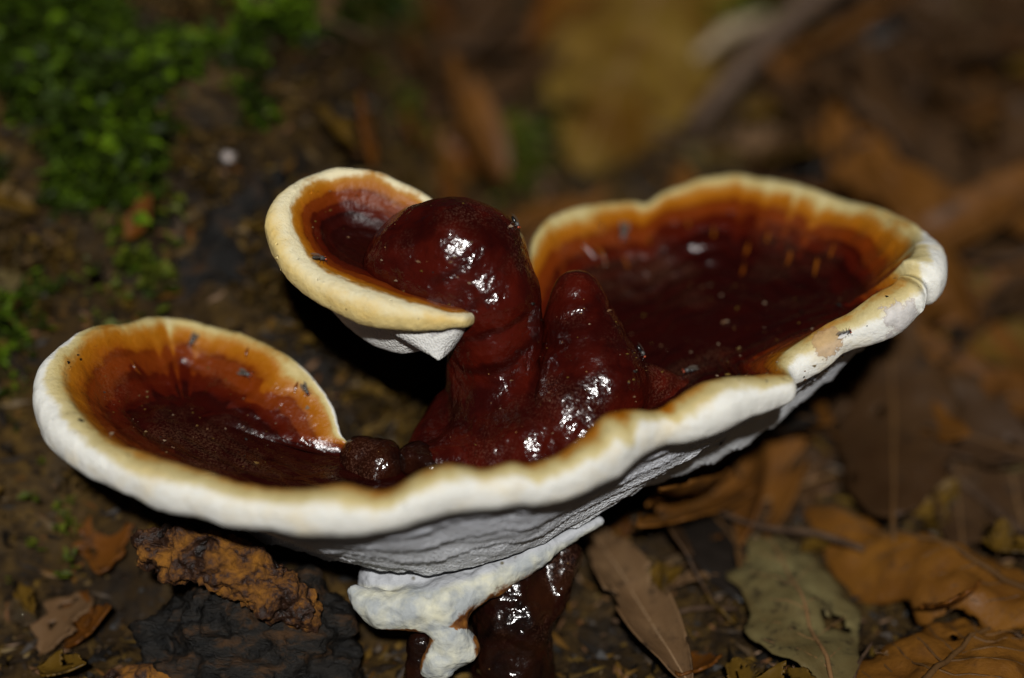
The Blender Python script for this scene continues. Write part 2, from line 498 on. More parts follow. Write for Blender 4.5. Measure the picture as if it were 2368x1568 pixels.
def polyline_values(x, xs, ys):
    return np.interp(x, xs, ys)

FUNGUS_BASE = P(1190, 1560, 1.2)
fungus = thing('bracket_fungus', (0, 0, 0), 'glossy dark red bracket fungus with thick cream margin and raised lobe', 'fungus')

F_ST = []
def st(ox, oy, ix, iy, dd, s, under, pale=1.0):
    F_ST.append((ox, oy, ix, iy, dd, s, *under, pale))
UL, ULB = (860, 1310, -0.1), (900, 1270, 0.6)
st(796, 1030, 778, 1012, .6, .55, ULB)
st(775, 953, 748, 966, .8, .35, ULB)
st(740, 897, 705, 905, 1.0, .2, ULB)
st(670, 830, 640, 852, 1.3, .1, ULB)
st(599, 788, 580, 812, 1.6, 0, ULB)
st(529, 763, 518, 790, 1.8, 0, ULB)
st(423, 738, 420, 764, 1.9, 0, ULB)
st(352, 735, 345, 764, 1.6, 0, ULB)
st(300, 748, 303, 776, 1.3, 0, ULB)
st(247, 749, 258, 788, 1.0, 0, ULB)
st(194, 763, 218, 806, .7, 0, ULB)
st(141, 798, 187, 828, .4, 0, ULB)
st(95, 848, 170, 862, .1, 0, UL)
st(73, 910, 170, 905, -.2, 0, UL)
st(80, 960, 190, 946, -.5, 0, UL)
st(110, 1020, 222, 990, -.9, .05, UL)
st(180, 1082, 268, 1028, -1.3, .1, UL)
st(268, 1132, 335, 1056, -1.7, .2, UL)
st(350, 1168, 415, 1075, -2.0, .4, (860, 1312, -.1))
st(440, 1191, 495, 1098, -2.3, .6, (870, 1316, -.2))
st(529, 1216, 570, 1116, -2.5, .85, (885, 1320, -.3))
st(617, 1224, 640, 1128, -2.7, 1.05, (905, 1322, -.4))
st(695, 1238, 702, 1126, -2.8, 1.25, (925, 1324, -.5))
st(789, 1242, 789, 1121, -2.9, 1.45, (950, 1326, -.55))
st(895, 1230, 880, 1134, -2.9, 1.7, (985, 1326, -.6))
st(983, 1206, 962, 1096, -2.9, 1.9, (1020, 1324, -.6))
st(1053, 1186, 1036, 1072, -2.8, 2.05, (1060, 1320, -.6))
st(1141, 1174, 1108, 1081, -2.7, 2.2, (1100, 1312, -.55))
st(1200, 1170, 1172, 1066, -2.6, 2.35, (1130, 1304, -.5))
st(1250, 1167, 1216, 1073, -2.5, 2.45, (1160, 1296, -.5))
st(1318, 1153, 1282, 1046, -2.3, 2.65, (1195, 1282, -.45))
st(1388, 1125, 1342, 1004, -2.1, 2.8, (1230, 1266, -.4))
st(1441, 1096, 1400, 953, -1.9, 2.95, (1255, 1254, -.3))
st(1482, 1056, 1455, 942, -1.8, 3.05, (1275, 1246, -.2))
st(1529, 1032, 1522, 944, -1.6, 3.2, (1295, 1238, -.15))
st(1578, 1024, 1562, 922, -1.5, 3.35, (1315, 1228, -.1))
st(1650, 1006, 1622, 884, -1.4, 3.5, (1340, 1214, 0))
st(1719, 975, 1700, 868, -1.2, 3.7, (1365, 1200, .1))
st(1786, 948, 1768, 861, -1.0, 3.85, (1388, 1186, .15))
st(1832, 925, 1818, 864, -.85, 3.95, (1402, 1178, .2))
st(1844, 880, 1782, 846, -.15, 4.0, (1410, 1172, .25))
st(1913, 841, 1838, 798, 0, 4.15, (1425, 1160, .3))
st(1966, 799, 1892, 768, 0, 4.35, (1440, 1150, .35))
st(2036, 775, 1950, 742, .0, 4.6, (1450, 1142, .4))
st(2100, 754, 2000, 698, .05, 4.8, (1455, 1138, .4))
st(2135, 722, 2050, 668, .1, 4.95, (1460, 1134, .5))
st(2147, 706, 2062, 652, .0, 5, (1460, 1130, .5))
st(2143, 684, 2085, 646, .5, 5, (1460, 1128, .6))
st(2176, 678, 2066, 628, .6, 5, (1460, 1128, .6))
st(2193, 650, 2086, 614, .8, 5, (1460, 1126, .7))
st(2190, 606, 2098, 592, 1.2, 5, (1450, 1126, .8))
st(2159, 566, 2088, 578, 1.8, 5, (1440, 1130, .9))
st(2107, 513, 2058, 550, 2.4, 5, (1420, 1140, 1.0))
st(2019, 479, 1990, 514, 3.1, 4.9, (1400, 1150, 1.1))
st(1948, 463, 1930, 506, 3.6, 4.7, (1380, 1160, 1.1))
st(1860, 433, 1850, 477, 4.1, 4.5, (1350, 1170, 1.1))
st(1772, 416, 1765, 464, 4.5, 4.3, (1320, 1180, 1.1))
st(1701, 403, 1700, 447, 4.7, 4.1, (1300, 1190, 1.1))
st(1631, 409, 1635, 444, 4.7, 4.0, (1280, 1200, 1.1))
st(1578, 431, 1580, 459, 4.6, 3.9, (1260, 1200, 1.1))
st(1529, 449, 1535, 474, 4.5, 3.8, (1250, 1210, 1.1))
st(1494, 472, 1494, 496, 4.3, 3.75, (1240, 1210, 1.1))
st(1459, 465, 1461, 490, 4.2, 3.7, (1230, 1220, 1.1))
st(1388, 469, 1396, 499, 3.9, 3.55, (1220, 1220, 1.1))
st(1318, 483, 1337, 519, 3.5, 3.4, (1210, 1230, 1.0))
st(1250, 518, 1285, 550, 3.1, 3.25, (1200, 1230, 1.0))
st(1213, 572, 1250, 592, 2.6, 3.1, (1190, 1230, 1.0))
st(1218, 645, 1238, 652, 2.2, 2.9, (1180, 1230, 1.0))
st(1210, 760, 1230, 770, 1.7, 2.7, (1160, 1240, .9), .6)
st(1180, 880, 1190, 890, 1.4, 2.5, (1120, 1250, .9), .2)
st(1090, 975, 1100, 987, 1.1, 2.2, (1060, 1250, .9), 0)
st(1000, 1032, 1005, 1046, .8, 1.9, (1000, 1260, .8), 0)
st(925, 1050, 928, 1062, .6, 1.5, (950, 1260, .8), 0)
st(850, 1048, 848, 1058, .6, 1.1, (920, 1260, .7), .1)
AXIS = [(430, 950, .75), (700, 1045, .5), (1000, 1090, .2), (1300, 1000, .5), (1600, 790, 1.65), (1870, 705, 1.8)]
lower, LV, LF = build_cap('lower_cap', F_ST, AXIS, mat_lower, fungus, n=1300, seed=3.0, thick=0.92, udep=0.28,
    teeth=[(385, 768, .06, .32), (1778, 475, .10, .20), (1838, 492, .08, .30), (1898, 492, .11, .22), (1480, 492, .08, .12), (1300, 545, .12, .12), (2094, 590, .10, .3), (2060, 640, .1, .25),
           (1420, 950, .16, -.62), (1350, 1000, .2, -.45), (1545, 940, .10, -.55), (1215, 1073, .14, -.25), (880, 1134, .2, -.25), (1100, 1080, .12, -.2), (1640, 880, .2, .12), (250, 790, .2, -.2)])

F_ST = []
UF, ULe, UB = (1012, 832, -.55), (1000, 800, -.1), (1080, 770, .4)
st(1086, 754, 1064, 730, -.72, .8, (1028, 828, -.5))
st(1042, 760, 1036, 723, -.75, .6, (1016, 832, -.55))
st(993, 764, 988, 708, -.75, .45, UF)
st(911, 762, 922, 688, -.65, .3, UF)
st(839, 748, 846, 662, -.5, .15, (1000, 824, -.4))
st(780, 722, 800, 645, -.4, .05, (990, 815, -.3))
st(720, 690, 762, 628, -.25, 0, ULe)
st(670, 648, 727, 602, -.1, 0, ULe)
st(640, 605, 702, 577, .0, 0, ULe)
st(620, 560, 687, 547, .15, 0, ULe)
st(614, 520, 682, 507, .3, 0, ULe)
st(636, 469, 690, 478, .5, 0, ULe)
st(682, 427, 716, 448, .75, 0, UB)
st(740, 401, 752, 430, 1.0, 0, UB)
st(797, 389, 801, 418, 1.1, 0, UB)
st(878, 400, 869, 424, 1.2, .1, UB)
st(930, 422, 912, 442, 1.25, .2, UB)
st(992, 456, 970, 472, 1.25, .4, UB)
st(1055, 515, 1040, 520, 1.2, .7, UB)
st(1120, 600, 1110, 605, .9, 1, UB)
st(1125, 690, 1115, 690, .3, 1, UB)
st(1105, 738, 1092, 722, -.3, .95, (1060, 800, 0))
upper, UV_, UF_ = build_cap('upper_lobe', F_ST, [(850, 560, .75), (1060, 650, .4)], mat_upper, fungus, n=620, power=1.8, seed=21.0, wrinkle=0.45, bowmax=0.9, usm=8, zscale=1.9)

# ---------------------------------------------------------------- blended solids (smooth union on a grid, surface nets)
def surface_nets(f, origin, h):
    nx, ny, nz = f.shape
    ins = f < 0
    cnt = np.zeros((nx - 1, ny - 1, nz - 1)); acc = np.zeros((nx - 1, ny - 1, nz - 1, 3))
    edges = []
    for ax_ in range(3):
        for b in (0, 1):
            for c in (0, 1):
                o0 = [0, 0, 0]; oth = [k for k in range(3) if k != ax_]
                o0[oth[0]], o0[oth[1]] = b, c
                o1 = list(o0); o1[ax_] = 1
                s0 = tuple(slice(v, v + m) for v, m in zip(o0, cnt.shape)); s1 = tuple(slice(v, v + m) for v, m in zip(o1, cnt.shape))
                f0, f1 = f[s0], f[s1]
                cr = (f0 < 0) != (f1 < 0)
                t = np.where(cr, f0 / np.where(cr, f0 - f1, 1), 0)
                cnt += cr
                for k in range(3):
                    acc[..., k] += np.where(cr, (t if k == ax_ else o0[k]), 0)
    m = cnt > 0
    ids = -np.ones(cnt.shape, int); ids[m] = np.arange(m.sum())
    cells = np.argwhere(m)
    V = (cells + acc[m] / cnt[m][:, None]) * h + origin
    F = []
    for ax_ in range(3):
        u, v = [(1, 2), (2, 0), (0, 1)][ax_]
        sl0 = [slice(1, -1)] * 3; sl1 = [slice(1, -1)] * 3
        sl0[ax_] = slice(0, -1); sl1[ax_] = slice(1, None)
        A_, B_ = ins[tuple(sl0)], ins[tuple(sl1)]
        w = np.argwhere(A_ != B_)
        if len(w) == 0: continue
        flip = A_[tuple(w.T)]
        base = w.copy(); base[:, u] += 1; base[:, v] += 1
        du = np.zeros(3, int); du[u] = 1; dv = np.zeros(3, int); dv[v] = 1
        q = [ids[tuple((base - k).T)] for k in (0 * du, du, du + dv, dv)]
        q = np.stack(q, -1)
        q[~flip] = q[~flip][:, ::-1]
        F.append(q)
    F = np.concatenate(F)
    return V, F[(F >= 0).all(1)]

def blob(name, chains, k, h, mat, parent, noise=((0, 1),), seed=0.0, attr=None):
    """chains: lists of (px, py, dd, radius) joined as tapered capsules"""
    segs, pts = [], []
    for ch in chains:
        q = [(P(a, b, c), r) for a, b, c, r in ch]
        pts += q
        if len(q) == 1: segs.append((q[0], q[0]))
        segs += list(zip(q[:-1], q[1:]))
    lo = np.min([p - r for p, r in pts], 0) - 0.35; hi = np.max([p + r for p, r in pts], 0) + 0.35
    dims = np.ceil((hi - lo) / h).astype(int) + 1
    G = np.stack(np.meshgrid(*[lo[i] + h * np.arange(dims[i]) for i in range(3)], indexing='ij'), -1).astype(np.float32)
    f = None
    for (a, ra), (b, rb) in segs:
        ab = b - a
        L = max(ab @ ab, 1e-9)
        t = np.clip(((G - a) @ ab) / L, 0, 1)
        d = np.linalg.norm(G - (a + t[..., None] * ab), axis=-1) - (ra + (rb - ra) * t)
        if f is None: f = d
        else:
            hh = np.clip(0.5 + 0.5 * (f - d) / k, 0, 1)
            f = f * (1 - hh) + d * hh - k * hh * (1 - hh)
    V, F = surface_nets(f, lo, h)
    me_n = np.zeros_like(V)
    fn = np.cross(V[F[:, 1]] - V[F[:, 0]], V[F[:, 2]] - V[F[:, 0]])
    for j in range(4): np.add.at(me_n, F[:, j], fn)
    me_n /= np.linalg.norm(me_n, axis=1)[:, None] + 1e-12
    disp = sum(a * fbm(V * s + seed + i * 7, 3) for i, (a, s) in enumerate(noise))
    V = V + me_n * disp[:, None]
    attrs = {k_: f_(V) for k_, f_ in zip(attr[::2], attr[1::2])} if attr else None
    return mesh_obj(name, V, F, mat, parent, attrs=attrs), V, F

stalk, KV, KF = blob('stalk', [
    [(985, 600, .38, .90), (1050, 598, .32, .98), (1092, 612, .30, .90)],
    [(1092, 612, .30, .90), (1134, 690, .22, .78), (1145, 780, .42, .74), (1152, 880, .72, .80), (1180, 975, .70, 1.0), (1210, 1050, .5, 1.25)],
    [(1210, 1050, .3, 1.1), (1090, 1060, .3, .55), (1010, 1078, .15, .40)],
    [(1040, 960, 1.0, .4), (985, 1050, .5, .35)],
    [(925, 615, .32, .60), (1000, 668, .12, .62), (1062, 705, .10, .55)],
    ], 0.22, 0.05, mat_lacquer, fungus, noise=((0.05, 1.1), (0.012, 4.0)), seed=2)
mat_knob = lacquer_material('dull_brown_lacquer', (0.008, 0.0022, 0.0014), (0.028, 0.006, 0.002))
knob, NV, NF = blob('knob', [[(835, 1060, .35, .36), (885, 1064, .25, .36)], [(880, 1090, .2, .32)]], 0.2, 0.05, mat_knob, fungus, noise=((0.05, 1.6), (0.03, 5.0)), seed=51)
knob2, _, _ = blob('knob', [[(965, 1062, .1, .34), (1010, 1085, 0, .3)], [(1060, 1090, .0, .25)]], 0.2, 0.05, mat_knob, fungus, noise=((0.05, 1.6), (0.03, 5.0)), seed=61)
horn, HV, HF = blob('horn', [
    [(1334, 684, .6, .42), (1338, 738, .6, .58), (1362, 830, .5, .76), (1378, 905, .35, .88), (1330, 1010, .2, 1.0)],
    [(1400, 900, .5, .6), (1500, 905, .7, .42), (1640, 905, 1.1, .12)],
    [(1285, 850, .0, .22), (1300, 930, -.2, .45)],
    ], 0.22, 0.05, mat_lacquer, fungus, noise=((0.05, 1.2), (0.014, 4.0)), seed=31)

def foot_edge(V):
    x, y = np.array([proj(v) for v in V]).T
    d = (y - np.interp(x, [800, 990, 1060, 1150, 1300, 1400], [1560, 1500, 1415, 1355, 1275, 1205])) / 50
    side = np.maximum((np.abs(x - np.interp(y, [1455, 1480, 1560], [1035, 1048, 1035])) - np.interp(y, [1455, 1480, 1500, 1560], [60, 26, 36, 52])) / 30, 0)
    return np.clip(np.where(y > 1455, side, d + 0.3), 0, 1)
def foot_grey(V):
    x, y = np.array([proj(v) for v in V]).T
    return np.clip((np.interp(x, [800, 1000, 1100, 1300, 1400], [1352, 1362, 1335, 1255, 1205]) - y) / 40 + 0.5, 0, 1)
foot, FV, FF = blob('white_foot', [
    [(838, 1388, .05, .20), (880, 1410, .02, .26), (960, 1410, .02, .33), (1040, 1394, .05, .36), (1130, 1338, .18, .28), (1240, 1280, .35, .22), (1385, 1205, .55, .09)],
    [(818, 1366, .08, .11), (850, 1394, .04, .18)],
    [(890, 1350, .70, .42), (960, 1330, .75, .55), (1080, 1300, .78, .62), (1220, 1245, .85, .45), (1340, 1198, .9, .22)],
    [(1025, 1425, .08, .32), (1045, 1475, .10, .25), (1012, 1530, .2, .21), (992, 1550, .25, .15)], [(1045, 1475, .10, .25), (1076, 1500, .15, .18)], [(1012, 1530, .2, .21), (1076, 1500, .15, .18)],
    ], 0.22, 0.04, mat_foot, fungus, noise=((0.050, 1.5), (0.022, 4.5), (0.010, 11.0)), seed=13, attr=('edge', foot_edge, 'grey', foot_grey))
stem, SV, SF = blob('stem', [
    [(1180, 1310, .95, .62), (1190, 1420, .85, .62), (1185, 1560, 1.2, .68), (1180, 1640, 1.5, .75)],
    [(1300, 1290, .95, .32), (1275, 1400, .85, .25)],
    [(975, 1492, .35, .26), (970, 1560, .6, .30)],
    ], 0.2, 0.05, mat_stem, fungus, noise=((0.05, 2.0), (0.03, 6.0)), seed=23)

def union_bvh(parts):
    Vs, Fs, b = [], [], 0
    for V, F in parts:
        Vs.append(V); Fs.append(F + b); b += len(V)
    return BVHTree.FromPolygons([tuple(v) for v in np.concatenate(Vs)], [tuple(f) for f in np.concatenate(Fs)])
fungus_bvh = union_bvh([(LV, LF), (UV_, UF_), (KV, KF), (HV, HF), (FV, FF), (SV, SF)])
def on_fungus(px, py):
    d = Vector(P(px, py, 0) - CAM).normalized()
    loc, nor, _, _ = fungus_bvh.ray_cast(Vector(CAM), d)
    if loc is None: return None, None
    nor = np.array(nor)
    if nor @ np.array(d) > 0: nor = -nor
    return np.array(loc), nor

# worn patches on the right-hand margin
def add_patch(mat, centre, radius, col, ragged=0.6):
    t = mat.node_tree
    b = t.nodes['Principled BSDF']
    old = b.inputs['Base Color'].links[0].from_socket
    n = NT.__new__(NT); n.m, n.t, n.b, n.tc = mat, t, b, None
    vm = n.node('ShaderNodeVectorMath', operation='DISTANCE')
    n.lk(n.coord(), vm.inputs[0]); vm.inputs[1].default_value = tuple(np.asarray(centre) * CM)
    d = n.math('ADD', n.math('DIVIDE', vm.outputs['Value'], radius * CM), n.math('MULTIPLY', n.math('SUBTRACT', n.noise(230, 6, 0.7), 0.5), ragged * 5))
    f = n.maprange(d, 0.92, 1.0, 1.0, 0.0)
    rim = n.math('MULTIPLY', n.maprange(d, 0.85, 0.95), n.maprange(d, 0.98, 1.05, 1.0, 0.0))
    c = n.mix(n.maprange(n.noise(700, 4), 0.35, 0.65), col, tuple(x * 0.72 for x in col))
    n.lk(n.mix(n.math('MULTIPLY', rim, 0.35), n.mix(n.math('MULTIPLY', f, 0.8), old, c), (0.20, 0.10, 0.07)), b.inputs['Base Color'])
for px, py, rad, col in ((1912, 803, .26, (0.52, 0.33, 0.16)), (2092, 738, .34, (0.64, 0.60, 0.58))):
    c, _ = on_fungus(px, py)
    if c is not None: add_patch(mat_lower, c, rad, col)



# ---------------------------------------------------------------- decayed wood under the left cup
def crust_material():
    n = NT('rust_orange_crust')
    a = n.noise(190, 6, 0.62, dist=0.6); b = n.noise(900, 4, 0.7)
    m = n.math('ADD', a, n.math('MULTIPLY', n.math('SUBTRACT', b, 0.5), 0.35))
    m = n.math('ADD', m, n.math('MULTIPLY', n.attr('top'), 0.16))
    col = n.ramp(m, [(0.40, (0.007, 0.004, 0.003)), (0.53, (0.032, 0.012, 0.005)), (0.60, (0.11, 0.042, 0.006)), (0.74, (0.21, 0.082, 0.006))])
    n.lk(n.bump(n.math('ADD', a, n.math('MULTIPLY', b, 0.3)), 0.9, 0.0016), n.b.inputs['Normal'])
    return n.set(Base_Color=col, Roughness=n.maprange(m, 0.45, 0.6, 0.35, 0.85), Specular_IOR_Level=0.3)
mat_crust = crust_material()
def top_attr(V):
    h = ground_h(V[:, 0], V[:, 1])
    return np.clip((V[:, 2] - h) / 1.6 - 0.2 + 0.2 * fbm(V * 1.5, 2), -0.6, 0.6)
crust, CV, CF = blob('bark_chunk', [[(345, 1262, .25, .30), (420, 1272, .15, .40), (520, 1310, .1, .46), (630, 1365, .1, .48), (695, 1405, .25, .38)],
    [(340, 1262, .25, .28), (330, 1290, .3, .22)], [(420, 1300, .1, .3), (405, 1320, .2, .22)]], 0.10, 0.035, mat_crust, None,
    noise=((0.12, 1.9), (0.10, 4.2), (0.05, 10.0)), seed=5, attr=('top', lambda V: np.clip(fbm(V * 1.1 + 3, 2) * 0.5 + 0.45, 0, 1)))
tag(crust, 'pitted chunk of rotten bark dusted rust orange beneath the cream cup', 'bark')
n = NT('rotten_dark_wood')
a = n.noise(130, 7, 0.65, co=n.coord((1.0, 2.6, 2.6)))
n.lk(n.bump(a, 0.9, 0.002), n.b.inputs['Normal'])
mat_rot = n.set(Base_Color=n.ramp(a, [(0.35, (0.003, 0.003, 0.003)), (0.52, (0.012, 0.010, 0.008)), (0.66, (0.05, 0.024, 0.009))]), Roughness=n.maprange(a, 0.3, 0.7, 0.3, 0.75), Specular_IOR_Level=0.2)
lump, _, _ = blob('rotten_wood_lump', [[(400, 1470, .9, .45), (520, 1450, .9, .65), (650, 1460, .9, .6), (740, 1500, 1.1, .45)], [(430, 1570, 1.0, .75), (600, 1560, .9, .8), (740, 1590, 1.1, .7)],
    [(690, 1400, .9, .4), (740, 1440, 1.0, .4)]],
    0.2, 0.06, mat_rot, None, noise=((0.22, 1.4), (0.14, 3.2), (0.07, 8.0)), seed=44)
tag(lump, 'dark wet lump of rotten wood carrying the orange bark chunk', 'wood')
scrap, _, _ = blob('bark_scrap', [[(270, 1575, .6, .2), (340, 1568, .5, .22), (420, 1575, .6, .18)]], 0.08, 0.04, mat_crust, None, noise=((0.06, 3), (0.04, 8)), seed=9, attr=('top', lambda V: np.full(len(V), 0.4)))
tag(scrap, 'small rust orange bark scrap on dark rotten wood', 'bark')

def gpt(px, py, r, sink=0.3):
    c, _ = on_ground(px, py)
    return (px, py, float((c - CAM) @ FWD) - D0 + sink, r)
log, _, _ = blob('rotten_branch', [[gpt(430, 700, .40), gpt(480, 610, .50), gpt(545, 520, .52), gpt(610, 440, .42)], [gpt(545, 520, .45), gpt(640, 560, .32)], [gpt(480, 610, .42), gpt(600, 660, .35)]],
    0.25, 0.07, mat_rot, None, noise=((0.16, 1.4), (0.09, 3.5), (0.05, 8.0)), seed=71)
tag(log, 'black rotten branch on the bank between left cup and upper lobe', 'wood')

# ---------------------------------------------------------------- leaves
def leaf_parts(L, W, tipness=1.0, roll=0.6, bend=0.25, fold=0.0, corr=0.0, seed=0.0, ragged=0.0, nl=40, na=22, nv=0, decay=0.85):
    def hw(s):
        b = np.sin(np.pi * np.clip(s, 0, 1) ** (0.85 / tipness)) ** 0.75
        return W / 2 * np.maximum(b, 0.0) * (1 - 0.15 * s)
    def surf(s, a, lift=0.0):
        s = np.asarray(s, float); a = np.asarray(a, float)
        h = hw(s) * (1 + ragged * vnoise(np.stack([s * 9 + seed, np.sign(a) * 3.0 + seed, s * 0], -1)) * np.abs(a) ** 3)
        R = np.maximum(h, 1e-4) / max(abs(roll), 1e-3)
        ang = a * roll
        x = R * np.sin(ang) * np.sign(roll) if roll != 0 else a * h
        z = R * (1 - np.cos(ang)) * np.sign(roll)
        z = z + fold * np.abs(a) * h
        th = bend * s * 2
        y = L * np.sin(th) / (2 * bend) if abs(bend) > 1e-3 else L * s
        z = z + (L * (1 - np.cos(th)) / (2 * bend) if abs(bend) > 1e-3 else 0)
        z = z + corr * W * np.sin((s * 9 - np.abs(a) * 1.6) * 2 * np.pi) * np.abs(a) * (1 - np.abs(a) * 0.5)
        z = z + 0.05 * W * vnoise(np.stack([x * 1.3 + seed, y * 1.3, s * 0], -1)) + 0.022 * W * fbm(np.stack([x * 4 + seed, y * 4, s * 0], -1), 2) + lift
        return np.stack([x, y, z], -1)
    S, A_ = np.meshgrid(np.linspace(0.004, 0.996, nl), np.linspace(-1, 1, na + 1), indexing='ij')
    V = surf(S.ravel(), A_.ravel())
    w = na + 1
    F = []
    for i in range(nl - 1):
        for j in range(na):
            sc, ac = (i + .5) / nl, abs((j + .5) / na * 2 - 1)
            tear = float(fbm(np.array([sc * 7 + seed * 3.1, (j + .5) / na * 5, seed]), 3))
            if tear > 1.25 - decay * (0.35 + 0.5 * ac ** 2 + 0.2 * sc) and ac > 0.12: continue
            F.append((i * w + j, i * w + j + 1, (i + 1) * w + j + 1, (i + 1) * w + j))
    def tube(path, r0, r1, m=6):
        path = np.asarray(path); k = len(path)
        tv, tf = [], []
        for q in range(k):
            t = path[min(q + 1, k - 1)] - path[max(q - 1, 0)]
            t = t / (np.linalg.norm(t) + 1e-9)
            u = np.cross(t, [0, 0, 1.0]); u /= np.linalg.norm(u) + 1e-9
            vv = np.cross(u, t)
            r = r0 + (r1 - r0) * q / (k - 1)
            for e in range(m):
                an = 2 * np.pi * e / m
                tv.append(path[q] + r * (math.cos(an) * u + math.sin(an) * vv))
        for q in range(k - 1):
            for e in range(m):
                tf.append((q * m + e, q * m + (e + 1) % m, (q + 1) * m + (e + 1) % m, (q + 1) * m + e))
        return np.array(tv), tf
    stalk_pts = np.array([[0, -0.14 * L, -0.02 * L], [0, -0.07 * L, 0]])
    mid = np.concatenate([stalk_pts, surf(np.linspace(0.0, 0.985, 16), np.zeros(16), 0.012 * W)])
    rib = tube(mid, 0.022 * W, 0.006 * W)
    veins = []
    for q in range(nv):
        for sg in (-1, 1):
            s0 = 0.10 + 0.72 * q / max(nv - 1, 1) + (0.02 if sg > 0 else 0)
            aa = np.linspace(0.02, 0.9, 8)
            ss = np.clip(s0 + 0.16 * aa + 0.05 * aa ** 2, 0, 0.985)
            veins.append(tube(surf(ss, aa * sg, 0.003 * W), 0.007 * W, 0.003 * W, 5))
    return (V, F), rib, veins

def make_leaf(kind, mat, ribmat, **kw):
    (V, F), rib, veins = leaf_parts(**kw)
    o = mesh_obj(kind, V, F, mat)
    sm = o.modifiers.new('thickness', 'SOLIDIFY'); sm.thickness = 0.03 * CM; sm.offset = 0
    mesh_obj('midrib', rib[0], rib[1], ribmat, o)
    if veins:
        for tv, tf in veins: mesh_obj('side_vein', tv, tf, ribmat, o)
    return o

def frame(o, base, direction, normal, spin=0.0, keep_dir=False):
    z = np.asarray(normal, float); z = z / np.linalg.norm(z)
    y = np.asarray(direction, float)
    if keep_dir:
        y = y / np.linalg.norm(y); z = z - y * (z @ y); z /= np.linalg.norm(z)
    else:
        y = y - z * (y @ z); y /= np.linalg.norm(y)
    x = np.cross(y, z)
    M = Matrix(((x[0], y[0], z[0]), (x[1], y[1], z[1]), (x[2], y[2], z[2]))).to_4x4()
    o.matrix_world = Matrix.Translation(Vector(np.asarray(base) * CM)) @ M @ Matrix.Rotation(spin, 4, 'Y')

def copy_tree(o, parent=None):
    c = o.copy()
    scene.collection.objects.link(c)
    c.parent = parent
    for ch in o.children:
        k = copy_tree(ch, c)
        k.matrix_parent_inverse = ch.matrix_parent_inverse.copy()
    return c

LM = {
 'chestnut': leaf_material('chestnut_leaf', (0.095, 0.036, 0.006), (0.175, 0.072, 0.010), rough=0.5, spots=0.64),
 'olive': leaf_material('olive_tan_leaf', (0.075, 0.034, 0.004), (0.155, 0.098, 0.016), rough=0.5, spots=0.62),
 'rust': leaf_material('rust_brown_leaf', (0.072, 0.026, 0.005), (0.13, 0.052, 0.009), rough=0.5),
 'umber': leaf_material('umber_leaf', (0.026, 0.012, 0.005), (0.055, 0.028, 0.011), rough=0.45),
 'mauve': leaf_material('dull_mauve_leaf', (.030, .015, .007), (.060, .032, .014), rough=0.5),
 'pale': leaf_material('pale_grey_green_leaf', (0.070, 0.046, 0.016), (0.15, 0.125, 0.052), rough=0.55, spots=0.54),
 'ochre': leaf_material('ochre_leaf', (0.07, 0.036, 0.004), (0.115, 0.066, 0.01), rough=0.5),
 'black': leaf_material('black_wet_leaf', (0.006, 0.005, 0.004), (0.018, 0.013, 0.01), rough=0.3),
 'orange': leaf_material('orange_brown_leaf', (0.085, 0.026, 0.004), (0.14, 0.052, 0.006), rough=0.5),
 'tan': leaf_material('pinkish_tan_leaf', (0.085, 0.045, 0.02), (0.15, 0.088, 0.042), rough=0.5, spots=0.60),
}
mat_rib = leaf_material('pale_rib', (0.15, 0.075, 0.028), (0.20, 0.12, 0.055), spots=0.7)
mat_palerib = leaf_material('light_rib', (0.20, 0.12, 0.06), (0.28, 0.19, 0.11), spots=0.72)
mat_ribdark = leaf_material('dark_rib', (0.06, 0.03, 0.012), (0.12, 0.06, 0.02), spots=0.7)

def hero_leaf(kind, mat, label, base_px, tip_px, lift0, lift1, spin=0.0, rib=None, group=None, **kw):
    b, n0 = on_ground(*base_px); t, n1 = on_ground(*tip_px)
    b = b + [0, 0, lift0]; t = t + [0, 0, lift1]
    L = np.linalg.norm(t - b)
    o = make_leaf(kind, LM[mat], rib or mat_rib, L=L, **kw)
    nrm = n0 + n1 + np.array([0, 0, 3.0])
    frame(o, b, t - b, nrm, spin, keep_dir=True)
    return tag(o, label, 'leaf', group)

hero_leaf('broad_leaf', 'olive', 'large olive tan dead leaf lying far behind the upper lobe', (1650, -240), (1345, 450), 1.2, .8, W=4.5, tipness=.70, roll=-.35, bend=-.03, corr=.008, nv=7, seed=1, spin=-.1, decay=0)
hero_leaf('folded_leaf', 'orange', 'orange brown folded leaf edge beside the large olive leaf', (1440, -120), (1225, 200), .6, .5, W=1.6, roll=.7, bend=.1, seed=2)
hero_leaf('curled_leaf', 'chestnut', 'rust brown leaf curled into a roll with torn lower edge', (2440, 1470), (1850, 1160), .75, .65, W=3.3, tipness=1.1, roll=-1.35, bend=-.12, corr=.018, nv=8, seed=3, spin=.25, ragged=.25, rib=mat_ribdark)
hero_leaf('veined_leaf', 'chestnut', 'brown leaf with arched side veins under the curled leaf', (2040, 1760), (2330, 1400), .65, .70, W=4.0, tipness=1.2, roll=-.55, bend=-.15, corr=.022, nv=9, seed=4, spin=-.1, rib=mat_ribdark)
hero_leaf('mottled_leaf', 'pale', 'pale grey green mottled leaf beside the curled brown leaf', (1930, 1640), (1760, 1190), .45, .5, W=2.3, tipness=.9, roll=-.4, bend=-.1, nv=6, seed=5, ragged=.2)
hero_leaf('ribbed_leaf', 'tan', 'pinkish tan leaf with a strong pale midrib beside the stem', (1600, 1640), (1345, 1235), .4, .8, W=1.15, tipness=.8, roll=.5, bend=-.12, nv=6, seed=6, fold=.3, decay=1.0, rib=mat_palerib)
hero_leaf('broken_leaf', 'mauve', 'dull brown broken leaf under the right wing of the fungus', (1560, 1300), (1850, 1060), .1, .2, W=2.2, roll=-.4, bend=-.1, nv=6, seed=7, ragged=.3)
